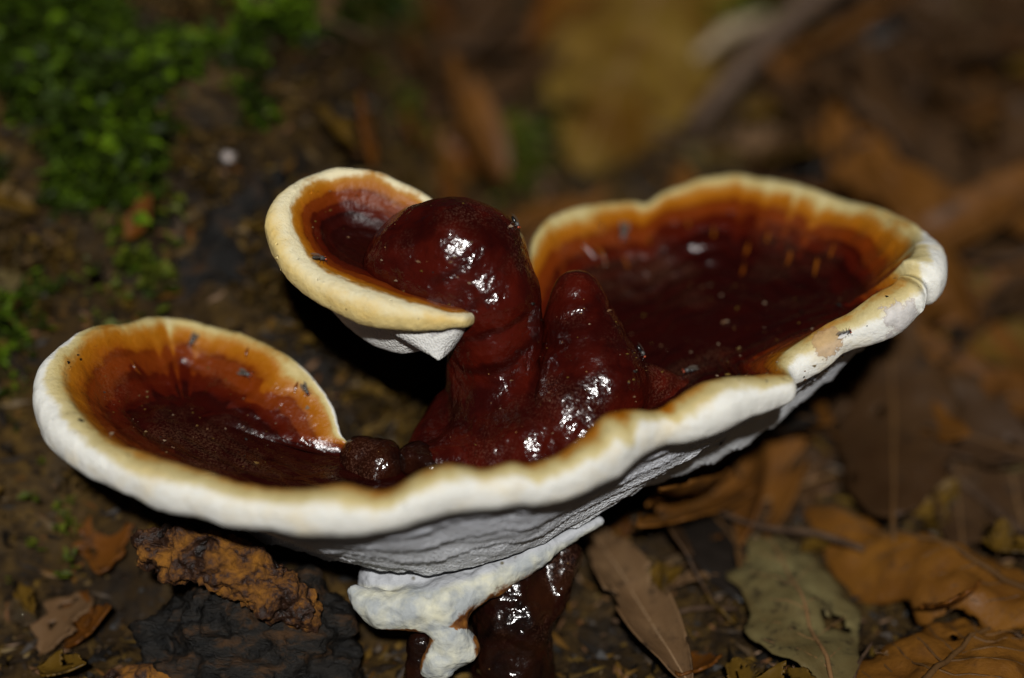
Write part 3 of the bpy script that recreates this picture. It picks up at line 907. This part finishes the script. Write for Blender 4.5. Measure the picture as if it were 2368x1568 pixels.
hero_leaf('brown_leaf', 'umber', 'umber leaf lying behind the mottled leaf', (1700, 1200), (2060, 1040), .1, .3, W=1.9, roll=-.5, bend=-.2, nv=5, seed=8)
hero_leaf('shard_leaf', 'mauve', 'narrow upright brown leaf shard above the curled leaf', (2230, 1330), (2190, 1010), .1, .5, W=1.0, roll=.5, bend=.1, nv=4, seed=9)
hero_leaf('shard_leaf', 'mauve', 'dull brown leaf piece leaning beyond the curled leaf roll', (2390, 1330), (2300, 1020), .1, .4, W=1.5, roll=.4, bend=.1, nv=4, seed=10)
hero_leaf('yellowed_leaf', 'ochre', 'ochre leaf in the litter behind the right cream rim', (2300, 560), (2160, 240), .2, .5, W=2.4, roll=.5, bend=-.15, nv=6, seed=12)
hero_leaf('narrow_leaf', 'orange', 'narrow red brown leaf standing behind the right cream rim', (1950, 470), (2080, 150), .2, .6, W=1.1, roll=.8, bend=-.1, seed=13)
hero_leaf('grey_leaf', 'pale', 'pale grey leaf shard high in the litter behind the fungus', (2170, 220), (2240, 60), .3, .4, W=.8, roll=.4, bend=.1, seed=14)

# scattered litter: a few leaf forms, copied
specs = [('fallen_leaf', 'umber', 'umber fallen leaf', dict(L=3.0, W=1.5, roll=-.5, bend=.2, nv=0, seed=31, ragged=.2)),
         ('fallen_leaf', 'mauve', 'dull dark brown fallen leaf', dict(L=2.6, W=1.4, roll=.5, bend=-.2, seed=32, ragged=.2)),
         ('fallen_leaf', 'rust', 'rust brown fallen leaf', dict(L=2.8, W=1.2, roll=.8, bend=.25, seed=33)),
         ('fallen_leaf', 'black', 'black wet fallen leaf', dict(L=2.4, W=1.3, roll=-.4, bend=-.15, seed=34)),
         ('fallen_leaf', 'ochre', 'ochre fallen leaf', dict(L=2.0, W=.9, roll=.6, bend=.2, seed=35, ragged=.25)),
         ('leaf_fragment', 'orange', 'small orange brown leaf fragment', dict(L=.9, W=.6, roll=.7, bend=.3, seed=36, ragged=.4)),
         ('leaf_fragment', 'tan', 'small pinkish tan leaf fragment', dict(L=1.0, W=.55, roll=.5, bend=-.3, seed=37, ragged=.4)),
         ('leaf_fragment', 'pale', 'small pale grey green leaf fragment', dict(L=.8, W=.5, roll=.4, bend=.2, seed=38, ragged=.4)),
         ('leaf_fragment', 'ochre', 'small ochre leaf fragment', dict(L=.7, W=.45, roll=.8, bend=.2, seed=39, ragged=.4))]
counts = [84, 84, 60, 36, 36, 44, 34, 16, 56]
def stem_clear(x, y, L):
    return math.hypot(x - 0.0, y - 0.9) > 1.3 + L * 0.75
def where(px, py):
    if px < 620 and py < 520: return 'among the moss on the bank'
    if px < 760 and py < 1050: return 'on the bank behind the cream left cup'
    if px < 900: return 'below the left cup near the rotten wood'
    if py < 420: return 'near the large olive leaf behind the fungus' if px < 1650 else 'beyond the long slanting twig'
    if py < 900: return 'behind the stalk' if px < 1500 else 'behind the right wing'
    if px < 1500: return 'at the foot of the dark stem'
    return 'in the litter between right wing and curled leaf' if py < 1250 else 'around the curled and mottled leaves'
KEEP = [(1130, 1800, -200, 560), (1700, 2500, 1080, 1700), (1330, 1640, 1180, 1700)]      # room round the big leaves
for (kind, mk, look, kw), cnt in zip(specs, counts):
    proto = make_leaf(kind, LM[mk], mat_ribdark, nl=26, na=14, decay=1.0, **kw)
    k = 0
    while k < cnt:
        x, y = random.uniform(-10.5, 12.5), random.uniform(-3.2, 24)
        z = float(ground_h(x, y))
        px, py = proj(np.array([x, y, z]))
        if px < -120 or px > IW + 120 or py < -120 or py > IH + 120: continue
        if not stem_clear(x, y, kw['L']): continue
        if kw['L'] > 1.5 and (px < 1000 or (px < 1330 and py > 1100)): continue
        if px < 560 and py < 480 and random.random() < 0.7: continue
        if 250 < px < 800 and 1150 < py < 1600: continue
        big = kw['L'] > 1.5
        room = [a0 < px < a1 and b0 < py < b1 for a0, a1, b0, b1 in KEEP]
        if big and (room[0] or (any(room) and random.random() < .55) or (px > 1820 and py > 1120) or (1330 < px < 2000 and py > 1300)): continue
        top = .10 if big and any(room) else .5
        e = 0.4
        nrm = np.array([-(float(ground_h(x + e, y)) - float(ground_h(x - e, y))) / (2 * e), -(float(ground_h(x, y + e)) - float(ground_h(x, y - e))) / (2 * e), 1.0])
        nrm += np.array([random.gauss(0, .30), random.gauss(0, .30), 0]) * (.4 if top < .2 else 1)
        a = random.uniform(0, 2 * math.pi)
        d = np.array([math.cos(a), math.sin(a), random.gauss(0.0, .15)])
        o = proto if k == 0 else copy_tree(proto)
        s_ = random.uniform(.85, 1.75)
        frame(o, np.array([x, y, z + random.uniform(.04, top)]) - d * kw['L'] * s_ * 0.45, d, nrm, 0)
        o.scale = (s_ * random.uniform(.7, 1.15), s_, s_)
        pl = where(px, py)
        size = 'small ' if s_ < 1.1 and 'small' not in look else 'large ' if s_ > 1.5 and 'small' not in look else ''
        tag(o, size + look + ' ' + pl, 'leaf', size + look + ' pieces ' + pl)
        k += 1

# ---------------------------------------------------------------- twigs
n = NT('twig_bark')
oc = n.objcoord()
a = n.noise(300, 5, 0.7, co=oc)
n.lk(n.bump(a, 0.8, 0.001), n.b.inputs['Normal'])
mat_twig = n.set(Base_Color=n.ramp(a, [(0.35, (0.022, 0.012, 0.007)), (0.55, (0.060, 0.035, 0.020)), (0.7, (0.11, 0.07, 0.042))]), Roughness=0.7, Specular_IOR_Level=0.1)
n = NT('weathered_stick')
a = n.noise(260, 5, 0.7)
n.lk(n.bump(a, 0.7, 0.001), n.b.inputs['Normal'])
mat_palestick = n.set(Base_Color=n.ramp(a, [(0.35, (0.16, 0.11, 0.06)), (0.6, (0.34, 0.26, 0.16))]), Roughness=0.7)

n = NT('weathered_twig')
a = n.noise(300, 5, 0.7)
mat_twiglight = n.set(Base_Color=n.ramp(a, [(0.35, (0.045, 0.028, 0.018)), (0.55, (0.11, 0.072, 0.050)), (0.7, (0.17, 0.12, 0.085))]), Roughness=0.7, Specular_IOR_Level=0.1)
def twig_mesh(pts, radii, m=9, seed=0.0):
    pts = np.asarray(pts, float)
    t = np.linspace(0, len(pts) - 1, 6 * (len(pts) - 1) + 1)
    path = np.stack([np.interp(t, range(len(pts)), pts[:, k]) for k in range(3)], -1)
    rad = np.interp(t, range(len(radii)), radii)
    for _ in range(3):
        path[1:-1] = (path[:-2] + 2 * path[1:-1] + path[2:]) / 4
    tv, tf = [], []
    k = len(path)
    for q in range(k):
        d = path[min(q + 1, k - 1)] - path[max(q - 1, 0)]; d /= np.linalg.norm(d)
        u = np.cross(d, [0.1, 0.2, 1.0]); u /= np.linalg.norm(u); v = np.cross(u, d)
        for e in range(m):
            an = 2 * math.pi * e / m
            rr = rad[q] * (1 + 0.22 * float(vnoise(np.array([q * .7 + seed, e * 1.3, seed]))))
            tv.append(path[q] + rr * (math.cos(an) * u + math.sin(an) * v))
    tf = [(q * m + e, q * m + (e + 1) % m, (q + 1) * m + (e + 1) % m, (q + 1) * m + e) for q in range(k - 1) for e in range(m)]
    tf += [tuple(range(m))[::-1], tuple(range((k - 1) * m, k * m))]
    return tv, tf
def hero_twig(name, label, pix, lifts, radii, mat, seed):
    pts = [on_ground(*p)[0] + np.array([0, 0, l]) for p, l in zip(pix, lifts)]
    tv, tf = twig_mesh(pts, radii, seed=seed)
    o = mesh_obj(name, tv, tf, mat)
    return tag(o, label, 'twig')
hero_twig('fallen_twig', 'long grey brown twig lying slantwise behind the right wing', [(2120, -80), (1900, 90), (1760, 210), (1600, 360)], [1.4, 1.3, 1.2, .8], [.30, .27, .25, .18], mat_twiglight, 1)
hero_twig('stick_piece', 'short pale weathered stick beside the large olive leaf', [(1605, 215), (1680, 165), (1765, 125)], [.9, 1.0, .95], [.12, .2, .13], mat_palestick, 2)
hero_twig('dark_twig', 'thin dark twig standing among leaves behind the right rim', [(2200, -40), (2130, 220), (2050, 470)], [.9, .85, .6], [.16, .15, .12], mat_twig, 3)
hero_twig('thin_twig', 'thin twig across brown leaves below the right wing', [(1960, 1010), (2140, 1080), (2368, 1260)], [.3, .3, .25], [.08, .09, .08], mat_twig, 4)
tw = ('litter_twig', 'thin broken twig lying in the forest litter')
tv, tf = twig_mesh([(0, -1.2, 0), (.1, -.4, .05), (-.05, .4, .02), (.12, 1.2, 0)], [.06, .07, .06, .035], m=7, seed=8)
proto = mesh_obj(tw[0], tv, tf, mat_twig); tag(proto, tw[1], 'twig', 'thin broken twigs in the litter')
k = 0
while k < 34:
    x, y = random.uniform(-9, 12), random.uniform(-3, 22)
    px, py = proj(np.array([x, y, float(ground_h(x, y))]))
    if not (-100 < px < IW + 100 and -100 < py < IH + 100) or not stem_clear(x, y, 1.5): continue
    if (250 < px < 800 and 1150 < py < 1600) or (px < 700 and py < 560): continue
    o = proto if k == 0 else copy_tree(proto)
    a = random.uniform(0, math.pi)
    frame(o, (x, y, float(ground_h(x, y)) + random.uniform(.15, .4)), (math.cos(a), math.sin(a), random.gauss(0, .12)), (0, -.3, 1))
    tag(o, 'thin broken twig ' + where(px, py), 'twig', 'broken twigs ' + where(px, py))
    s_ = random.uniform(.6, 1.5); o.scale = (s_ * .9, s_, s_ * .9)
    k += 1

# ---------------------------------------------------------------- moss and litter crumbs (uncountable)
def moss_material(name='moss_green', c=((0.008, 0.009, 0.002), (0.020, 0.036, 0.002), (0.100, 0.170, 0.005))):
    n = NT(name)
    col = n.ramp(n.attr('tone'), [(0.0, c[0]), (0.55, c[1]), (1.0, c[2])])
    n.lk(n.maprange(n.attr('tone'), 0, 1, 0.0, 0.1), n.b.inputs['Subsurface Weight'])
    n.b.inputs['Subsurface Scale'].default_value = 0.001
    return n.set(Base_Color=col, Roughness=0.5, Specular_IOR_Level=0.12)
mat_moss = moss_material()
mat_moss_y = moss_material('moss_yellow_green', ((0.015, 0.02, 0.002), (0.045, 0.058, 0.004), (0.10, 0.11, 0.010)))

def moss_shoots(points, size):
    V, F, T = [], [], []
    for (p, sz, tone) in zip(points, size[0], size[1]):
        lean = np.array([random.gauss(0, .3), random.gauss(-.25, .3), 1.0])
        for e in range(random.randint(4, 9)):
            an = random.uniform(0, 2 * math.pi)
            L = sz * random.uniform(.45, 1.25)
            d = np.array([math.cos(an), math.sin(an), random.uniform(-.1, 1.1)])
            d /= np.linalg.norm(d)
            side = np.array([-math.sin(an), math.cos(an), random.gauss(0, .3)]) * L * random.uniform(.14, .30)
            root = p + lean * sz * random.uniform(0, .7) + np.array([random.gauss(0, .3), random.gauss(0, .3), 0]) * sz
            tip = root + d * L - np.array([0, 0, L * random.uniform(0, .35)])
            b = len(V)
            V += [root, root + d * L * .45 + side, tip, root + d * L * .45 - side]
            F.append((b, b + 1, b + 2, b + 3))
            tt = min(1, max(.02, tone + random.gauss(0, .12)))
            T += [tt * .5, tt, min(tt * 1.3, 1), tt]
    return V, F, T
N_ = 90000
X_, Y_ = rng.uniform(-13, -.5, N_), rng.uniform(4, 22, N_)
Z_ = ground_h(X_, Y_)
W3 = np.stack([X_, Y_, Z_], -1)
PX_, PY_ = proj(W3)
core = (1 - sstep(300, 470, PX_ + 0.25 * (PY_ - 250))) * (1 - sstep(430, 560, PY_))
wing = np.exp(-((PX_ - 640) / 70) ** 2 - ((PY_ - 40) / 50) ** 2) + .8 * np.exp(-((PX_ - 575 - .25 * (PY_ - 180)) / 28) ** 2) * (PY_ > 100) * (PY_ < 300) + .6 * np.exp(-((PX_ - 820) / 130) ** 2 - ((PY_ - 0) / 55) ** 2)
NZ_ = fbm(np.stack([X_ * .9, Y_ * .9, X_ * 0 + 3.0], -1), 3)
low = 0.5 * (1 - sstep(150, 420, PX_)) * sstep(430, 520, PY_) * (1 - sstep(800, 1050, PY_)) * np.clip(NZ_ - 0.15, 0, 1)
pr = np.maximum(np.maximum(core * (0.06 + 1.4 * NZ_), wing * 0.8), low)
keep = np.where((PX_ > -300) & (PY_ > -350) & (rng.random(N_) < pr))[0][:6500]
pts = list(W3[keep])
szs = rng.uniform(.12, .34, len(keep)) * np.where(rng.random(len(keep)) < .12, 1.8, 1)
tns = np.clip(rng.normal(.30, .15, len(keep)) + .25 * NZ_[keep] + np.where(rng.random(len(keep)) < .13, .55, 0), .03, 1)
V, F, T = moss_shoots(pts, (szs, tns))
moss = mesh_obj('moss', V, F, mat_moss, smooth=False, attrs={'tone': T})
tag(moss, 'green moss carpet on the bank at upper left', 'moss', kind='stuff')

# dry ochre moss and fibres on the bank
mat_dry = moss_material('dry_moss', ((0.012, 0.008, 0.003), (0.055, 0.030, 0.006), (0.13, 0.075, 0.012)))
N_ = 30000
X_, Y_ = rng.uniform(-12, 3, N_), rng.uniform(3, 20, N_)
Z_ = ground_h(X_, Y_)
W3 = np.stack([X_, Y_, Z_], -1)
PX_, PY_ = proj(W3)
NZ_ = fbm(np.stack([X_ * .55, Y_ * .55, X_ * 0 + 9.0], -1), 3)
keep = np.where((PX_ > -200) & (PX_ < 1150) & (PY_ > -200) & (PY_ < 1150) & (rng.random(N_) < 0.05 + 0.55 * NZ_))[0][:3600]
V, F, T = moss_shoots(list(W3[keep]), (rng.uniform(.10, .34, len(keep)), np.clip(rng.normal(.45, .25, len(keep)), .03, 1)))
dry = mesh_obj('dry_moss', V, F, mat_dry, smooth=False, attrs={'tone': T})
tag(dry, 'dry ochre moss and fibres matted over the bank', 'moss', kind='stuff')

def tuft(label, px, py, spread, cnt, mat, size=.3):
    c, nn = on_ground(px, py)
    pp, ss, tt = [], [], []
    for _ in range(cnt):
        x, y = c[0] + random.gauss(0, spread), c[1] + random.gauss(0, spread * 1.3)
        pp.append(np.array([x, y, float(ground_h(x, y)) + random.uniform(0, .55)])); ss.append(random.uniform(.6, 1.3) * size); tt.append(min(1, max(.1, random.gauss(.6, .2))))
    V, F, T = moss_shoots(pp, (ss, tt))
    o = mesh_obj('moss_tuft', V, F, mat, smooth=False, attrs={'tone': T})
    tag(o, label, 'moss')
tuft('yellow green moss tuft in the litter below the right rim', 2075, 905, .42, 34, mat_moss_y, .38)
tuft('bright green moss tuft behind the tall upper lobe', 1190, 385, .38, 26, mat_moss_y, .42)
tuft('dark green moss tuft behind the right tip of the fungus', 2210, 505, .6, 40, mat_moss, .34)
tuft('green moss tuft between the pale stick and olive leaf', 1730, 70, .6, 40, mat_moss_y, .4)
tuft('tiny green moss sprig above the curled brown leaf', 2010, 1120, .14, 8, mat_moss_y, .25)
tuft('small green moss tuft on the bare bank behind the upper lobe', 945, 300, .4, 14, mat_moss, .3)
tuft('moss tuft low on the bank near the cream cup', 300, 660, .5, 36, mat_moss_y, .26)
tuft('green moss tuft below the cream cup beside water drop', 120, 1245, .35, 14, mat_moss_y, .2)

n = NT('litter_crumb')
at = n.attr('tone')
mat_crumb = n.set(Base_Color=n.ramp(at, [(0.0, (0.006, 0.005, 0.004)), (0.25, (0.022, 0.014, 0.008)), (0.5, (0.055, 0.032, 0.012)), (0.7, (0.10, 0.060, 0.010)), (0.85, (0.11, 0.040, 0.010)), (1.0, (0.20, 0.14, 0.09))]), Roughness=0.5, Specular_IOR_Level=0.15)
box = [(0, 1, 2), (0, 2, 3), (0, 3, 4), (0, 4, 1), (5, 2, 1), (5, 3, 2), (5, 4, 3), (5, 1, 4)]
N_ = 34000
X_, Y_ = rng.uniform(-12, 13, N_), rng.uniform(-3.5, 25, N_)
sz = np.abs(rng.normal(.0, .042, N_)) + .018
el = rng.uniform(1, 4.0, N_)
tm = np.array([(0, 0, .6), (1, 0, .1), (0, .8, .05), (-1, .1, .1), (.1, -.8, 0), (0, 0, -.5)])
Lq = tm[None] * np.stack([el, np.ones(N_), np.ones(N_)], -1)[:, None] + rng.normal(0, .22, (N_, 6, 3))
Lq *= sz[:, None, None]
an = rng.uniform(0, 6.28, N_)[:, None]
tilt = rng.normal(0, .35, N_)[:, None]
V = np.stack([X_[:, None] + np.cos(an) * Lq[..., 0] - np.sin(an) * Lq[..., 1], Y_[:, None] + np.sin(an) * Lq[..., 0] + np.cos(an) * Lq[..., 1],
              Lq[..., 2] + tilt * Lq[..., 0] + (ground_h(X_, Y_) + sz * .3)[:, None]], -1).reshape(-1, 3)
F = (np.array(box)[None] + 6 * np.arange(N_)[:, None, None]).reshape(-1, 3)
T = np.repeat(np.clip((rng.random(N_) ** 1.8) * 0.95, 0, 1), 6)
crumbs = mesh_obj('litter_crumbs', V, F, mat_crumb, smooth=False, attrs={'tone': T})
tag(crumbs, 'crumbs of bark, soil and leaf over the forest floor', 'litter', kind='stuff')

# ---------------------------------------------------------------- small stones, water
def lumpy_ball(name, centre, r, mat, seed, squash=1.0, amp=.12, sub=3):
    bm = bmesh.new(); bmesh.ops.create_icosphere(bm, subdivisions=sub, radius=1)
    bm.verts.index_update()
    v = np.array([x.co[:] for x in bm.verts]); f = [[q.index for q in p.verts] for p in bm.faces]; bm.free()
    v = v * (1 + amp * fbm(v * 1.7 + seed, 3))[:, None] * r
    v[:, 2] *= squash
    o = mesh_obj(name, v, f, mat); o.location = Vector(np.asarray(centre) * CM)
    return o
c, _ = on_ground(530, 368)
tag(lumpy_ball('pebble', c + [0, -.05, .08], .13, plain_material('pale_pebble', (.40, .34, .31), .25, .5), 1, .8), 'small pale pinkish pebble on the bank behind the upper lobe', 'pebble')
c, _ = on_ground(2355, 790)
tag(lumpy_ball('pebble', c + [0, 0, .1], .32, plain_material('grey_pebble', (.16, .15, .17), .3, .5), 2, .7), 'grey pebble in the litter right of the fungus', 'pebble')
n = NT('water')
mat_water = n.set(Base_Color=(1, 1, 1), Roughness=0.02, IOR=1.33, Transmission_Weight=1.0)
c, _ = on_ground(58, 1440)
tag(lumpy_ball('water_drop', c + [0, 0, .2], .27, mat_water, 5, .85, .05), 'large clear water drop on litter left of the rotten wood', 'water drop')
c, _ = on_ground(100, 1495)
tag(lumpy_ball('water_drop', c + [0, 0, .06], .09, mat_water, 6, .8, .05), 'tiny clear water drop beside the large drop', 'water drop')

def ball_cloud(name, items, mat, sub=2):
    bm = bmesh.new(); bmesh.ops.create_icosphere(bm, subdivisions=sub, radius=1)
    bm.verts.index_update()
    v = np.array([x.co[:] for x in bm.verts]); f = np.array([[q.index for q in p.verts] for p in bm.faces]); bm.free()
    V, F = [], []
    for c, r in items:
        F.append(f + len(V) * len(v)); V.append(v * r + c)
    return mesh_obj(name, np.concatenate(V), np.concatenate(F), mat)
drops = []
for px, py, r in [(683, 434, 4), (690, 430, 2.5), (797, 391, 2.5), (812, 392, 2.5), (788, 393, 2), (640, 566, 3.5), (643, 594, 4.5), (679, 579, 3), (651, 623, 2.5), (655, 634, 2.5), (683, 656, 2.5), (735, 648, 2.5), (748, 653, 2),
                  (903, 697, 3), (906, 705, 3), (641, 528, 2), (724, 441, 2), (717, 446, 2.2), (690, 600, 2.5), (740, 399, 2), (222, 759, 3), (180, 805, 2), (165, 808, 2), (155, 804, 2),
                  (201, 1001, 2.5), (296, 1055, 4), (484, 1103, 6), (396, 1107, 4), (370, 1083, 5), (367, 1074, 3), (218, 1033, 3), (250, 1037, 3), (935, 1168, 6), (175, 1000, 2.5), (2128, 660, 2.5), (1822, 878, 3)]:
    c, nn = on_fungus(px, py)
    if c is not None: drops.append((c + nn * r / PXCM * .5, r / PXCM))
for _ in range(70):
    px, py = random.choice([(random.uniform(600, 760), random.uniform(400, 700)), (random.uniform(76, 240), random.uniform(780, 1090))])
    c, nn = on_fungus(px, py)
    if c is not None: r = random.uniform(.7, 1.7); drops.append((c + nn * r / PXCM * .4, r / PXCM))
dew = ball_cloud('dew_drops', drops, mat_water)
tag(dew, 'tiny dew drops beading on the pale margins', 'dew', kind='stuff')

# amber ridges on the wall of the right cup
n = NT('amber')
mat_amber = n.set(Base_Color=n.mix(n.maprange(n.noise(500, 3), .4, .6), (0.11, 0.022, 0.002), (0.20, 0.058, 0.004)), Roughness=0.2, Specular_IOR_Level=0.5)
for line in ([(1492, 512), (1500, 550), (1508, 588)], [(1345, 562), (1372, 590), (1388, 620)], [(1375, 560), (1395, 590), (1403, 620)], [(1735, 552), (1728, 575), (1720, 596)], [(1832, 568), (1826, 592), (1818, 616)],
             [(1902, 578), (1888, 605), (1882, 640)], [(1380, 505), (1390, 520), (1396, 532)], [(575, 800), (570, 815), (568, 830)], [(300, 828), (312, 850), (330, 872)], [(1722, 606), (1718, 625), (1712, 640)], [(1590, 500), (1592, 520), (1593, 536)], [(1650, 520), (1650, 545), (1648, 570)], [(1780, 525), (1776, 545), (1771, 566)], [(1930, 560), (1922, 585), (1915, 605)], [(1440, 590), (1448, 606), (1455, 620)], [(690, 880), (684, 895), (680, 912)]):
    pp = [on_fungus(*q) for q in line]
    if any(q[0] is None for q in pp) or max(np.linalg.norm(pp[a][0] - pp[a + 1][0]) for a in (0, 1)) > 1.0: continue
    tv, tf = twig_mesh([c - nn * .014 for c, nn in pp], [.012, .036, .012], m=9, seed=line[0][0])
    mesh_obj('amber_ridge', tv, tf, mat_amber, fungus)

# grit on the caps
V, F, T = [], [], []
areas = [(220, 740, 850, 1080, 110), (1450, 1950, 650, 900, 120), (1450, 1800, 820, 930, 70), (690, 1230, 440, 720, 60), (1040, 1480, 700, 1030, 60), (90, 190, 820, 1000, 26), (1800, 2150, 640, 860, 30)]
for x0, x1, y0, y1, cnt in areas:
    for _ in range(cnt):
        c, nn = on_fungus(random.uniform(x0, x1), random.uniform(y0, y1))
        if c is None or float(vnoise(c * 1.7)) < -0.15: continue
        sz = abs(random.gauss(.004, .011)) + .004
        b = len(V)
        for q in [(0, 0, 1), (1.4, 0, 0), (0, 1, 0), (-1.4, 0, 0), (0, -1, 0), (0, 0, -1)]:
            V.append(c + nn * sz * .4 + np.array([q[0] + random.gauss(0, .3), q[1] + random.gauss(0, .3), q[2] + random.gauss(0, .3)]) * sz)
        F += [tuple(b + i for i in f) for f in box]
        t = random.choice([.05, .7, .75, .9, 1.0]) if x0 > 200 and x1 < 2100 else .03
        T += [t] * 6
grit = mesh_obj('grit', V, F, mat_crumb, smooth=False, attrs={'tone': T})
tag(grit, 'fine grit and spore crumbs lying on the caps', 'grit', kind='stuff')

# ---------------------------------------------------------------- flies
mat_fly = plain_material('fly_black', (.012, .011, .012), .25, .6)
mat_eye = plain_material('fly_eye_red', (.45, .07, .02), .35, .5)
mat_thorax = plain_material('fly_grey', (.09, .085, .08), .4, .5)
n = NT('fly_wing')
mat_wing = n.set(Base_Color=(.12, .10, .08), Roughness=.2, Alpha=.6)
def ellipsoid(c, r, m=10, k=7):
    V = [(c[0], c[1], c[2] + r[2])]
    for i in range(1, k):
        t = math.pi * i / k
        for e in range(m):
            a = 2 * math.pi * e / m
            V.append((c[0] + r[0] * math.sin(t) * math.cos(a), c[1] + r[1] * math.sin(t) * math.sin(a), c[2] + r[2] * math.cos(t)))
    V.append((c[0], c[1], c[2] - r[2]))
    F = [(0, 1 + e, 1 + (e + 1) % m) for e in range(m)]
    for i in range(k - 2):
        F += [(1 + i * m + e, 1 + (i + 1) * m + e, 1 + (i + 1) * m + (e + 1) % m, 1 + i * m + (e + 1) % m) for e in range(m)]
    F += [(len(V) - 1, 1 + (k - 2) * m + (e + 1) % m, 1 + (k - 2) * m + e) for e in range(m)]
    return V, F
def make_fly(label, px, py, dpx, size):
    c, nn = on_fungus(px, py)
    if c is None: return
    q, _ = on_fungus(px + dpx[0], py + dpx[1])
    d = (q - c) if q is not None and np.linalg.norm(q - c) < 1 else RGT * dpx[0] - UPV * dpx[1]
    root = thing('fly', c, label, 'fly')
    s = size
    def part(name, vf, mat, parent=root): return mesh_obj(name, np.array(vf[0]), vf[1], mat, parent)
    part('abdomen', ellipsoid((0, -.30 * s, .20 * s), (.14 * s, .30 * s, .13 * s)), mat_fly)
    part('thorax', ellipsoid((0, .10 * s, .24 * s), (.15 * s, .19 * s, .15 * s)), mat_thorax)
    h = part('head', ellipsoid((0, .34 * s, .22 * s), (.13 * s, .10 * s, .12 * s)), mat_fly)
    for sg in (-1, 1):
        part('eye', ellipsoid((sg * .10 * s, .36 * s, .24 * s), (.055 * s, .08 * s, .09 * s)), mat_eye, h)
        w = [(sg * .05 * s, .10 * s, .36 * s), (sg * .24 * s, -.15 * s, .40 * s), (sg * .30 * s, -.50 * s, .36 * s), (sg * .18 * s, -.78 * s, .32 * s), (sg * .02 * s, -.55 * s, .36 * s)]
        part('wing', (w, [(0, 1, 2, 3, 4)]), mat_wing)
        for ly in (.22, .08, -.06):
            V_, F_ = twig_mesh([(sg * .08 * s, ly * s, .16 * s), (sg * .26 * s, (ly * 1.6) * s, .26 * s), (sg * .36 * s, (ly * 2.2) * s, .0)], [.018 * s, .014 * s, .008 * s], m=5)
            part('leg', (V_, F_), mat_fly)
    frame(root, c, d, nn)
make_fly('fly with red eyes perched on the dark dome of the upper lobe', 1188, 520, (10, 18), .24)
make_fly('fly resting on the cream margin of the upper lobe', 738, 603, (18, 2), .26)
make_fly('fly on the orange back wall of the left cup, under its cream notch', 444, 792, (-8, 14), .24)
make_fly('fly on the dark red inner wall of the left cup', 573, 868, (16, 6), .24)
make_fly('dark fly close under the cream rim of the left cup', 710, 905, (8, 16), .22)
make_fly('dark fly on the orange wall of the right cup', 1438, 545, (-2, 18), .34)
make_fly('fly at the foot of the horn in the right cup', 1478, 818, (14, 12), .24)
make_fly('fly on the dark floor near the front rim of the right cup', 1592, 862, (-16, 4), .24)
make_fly('fly on the dark floor of the right cup near its worn rim', 1955, 770, (16, -6), .22)
bpy.context.view_layer.update()
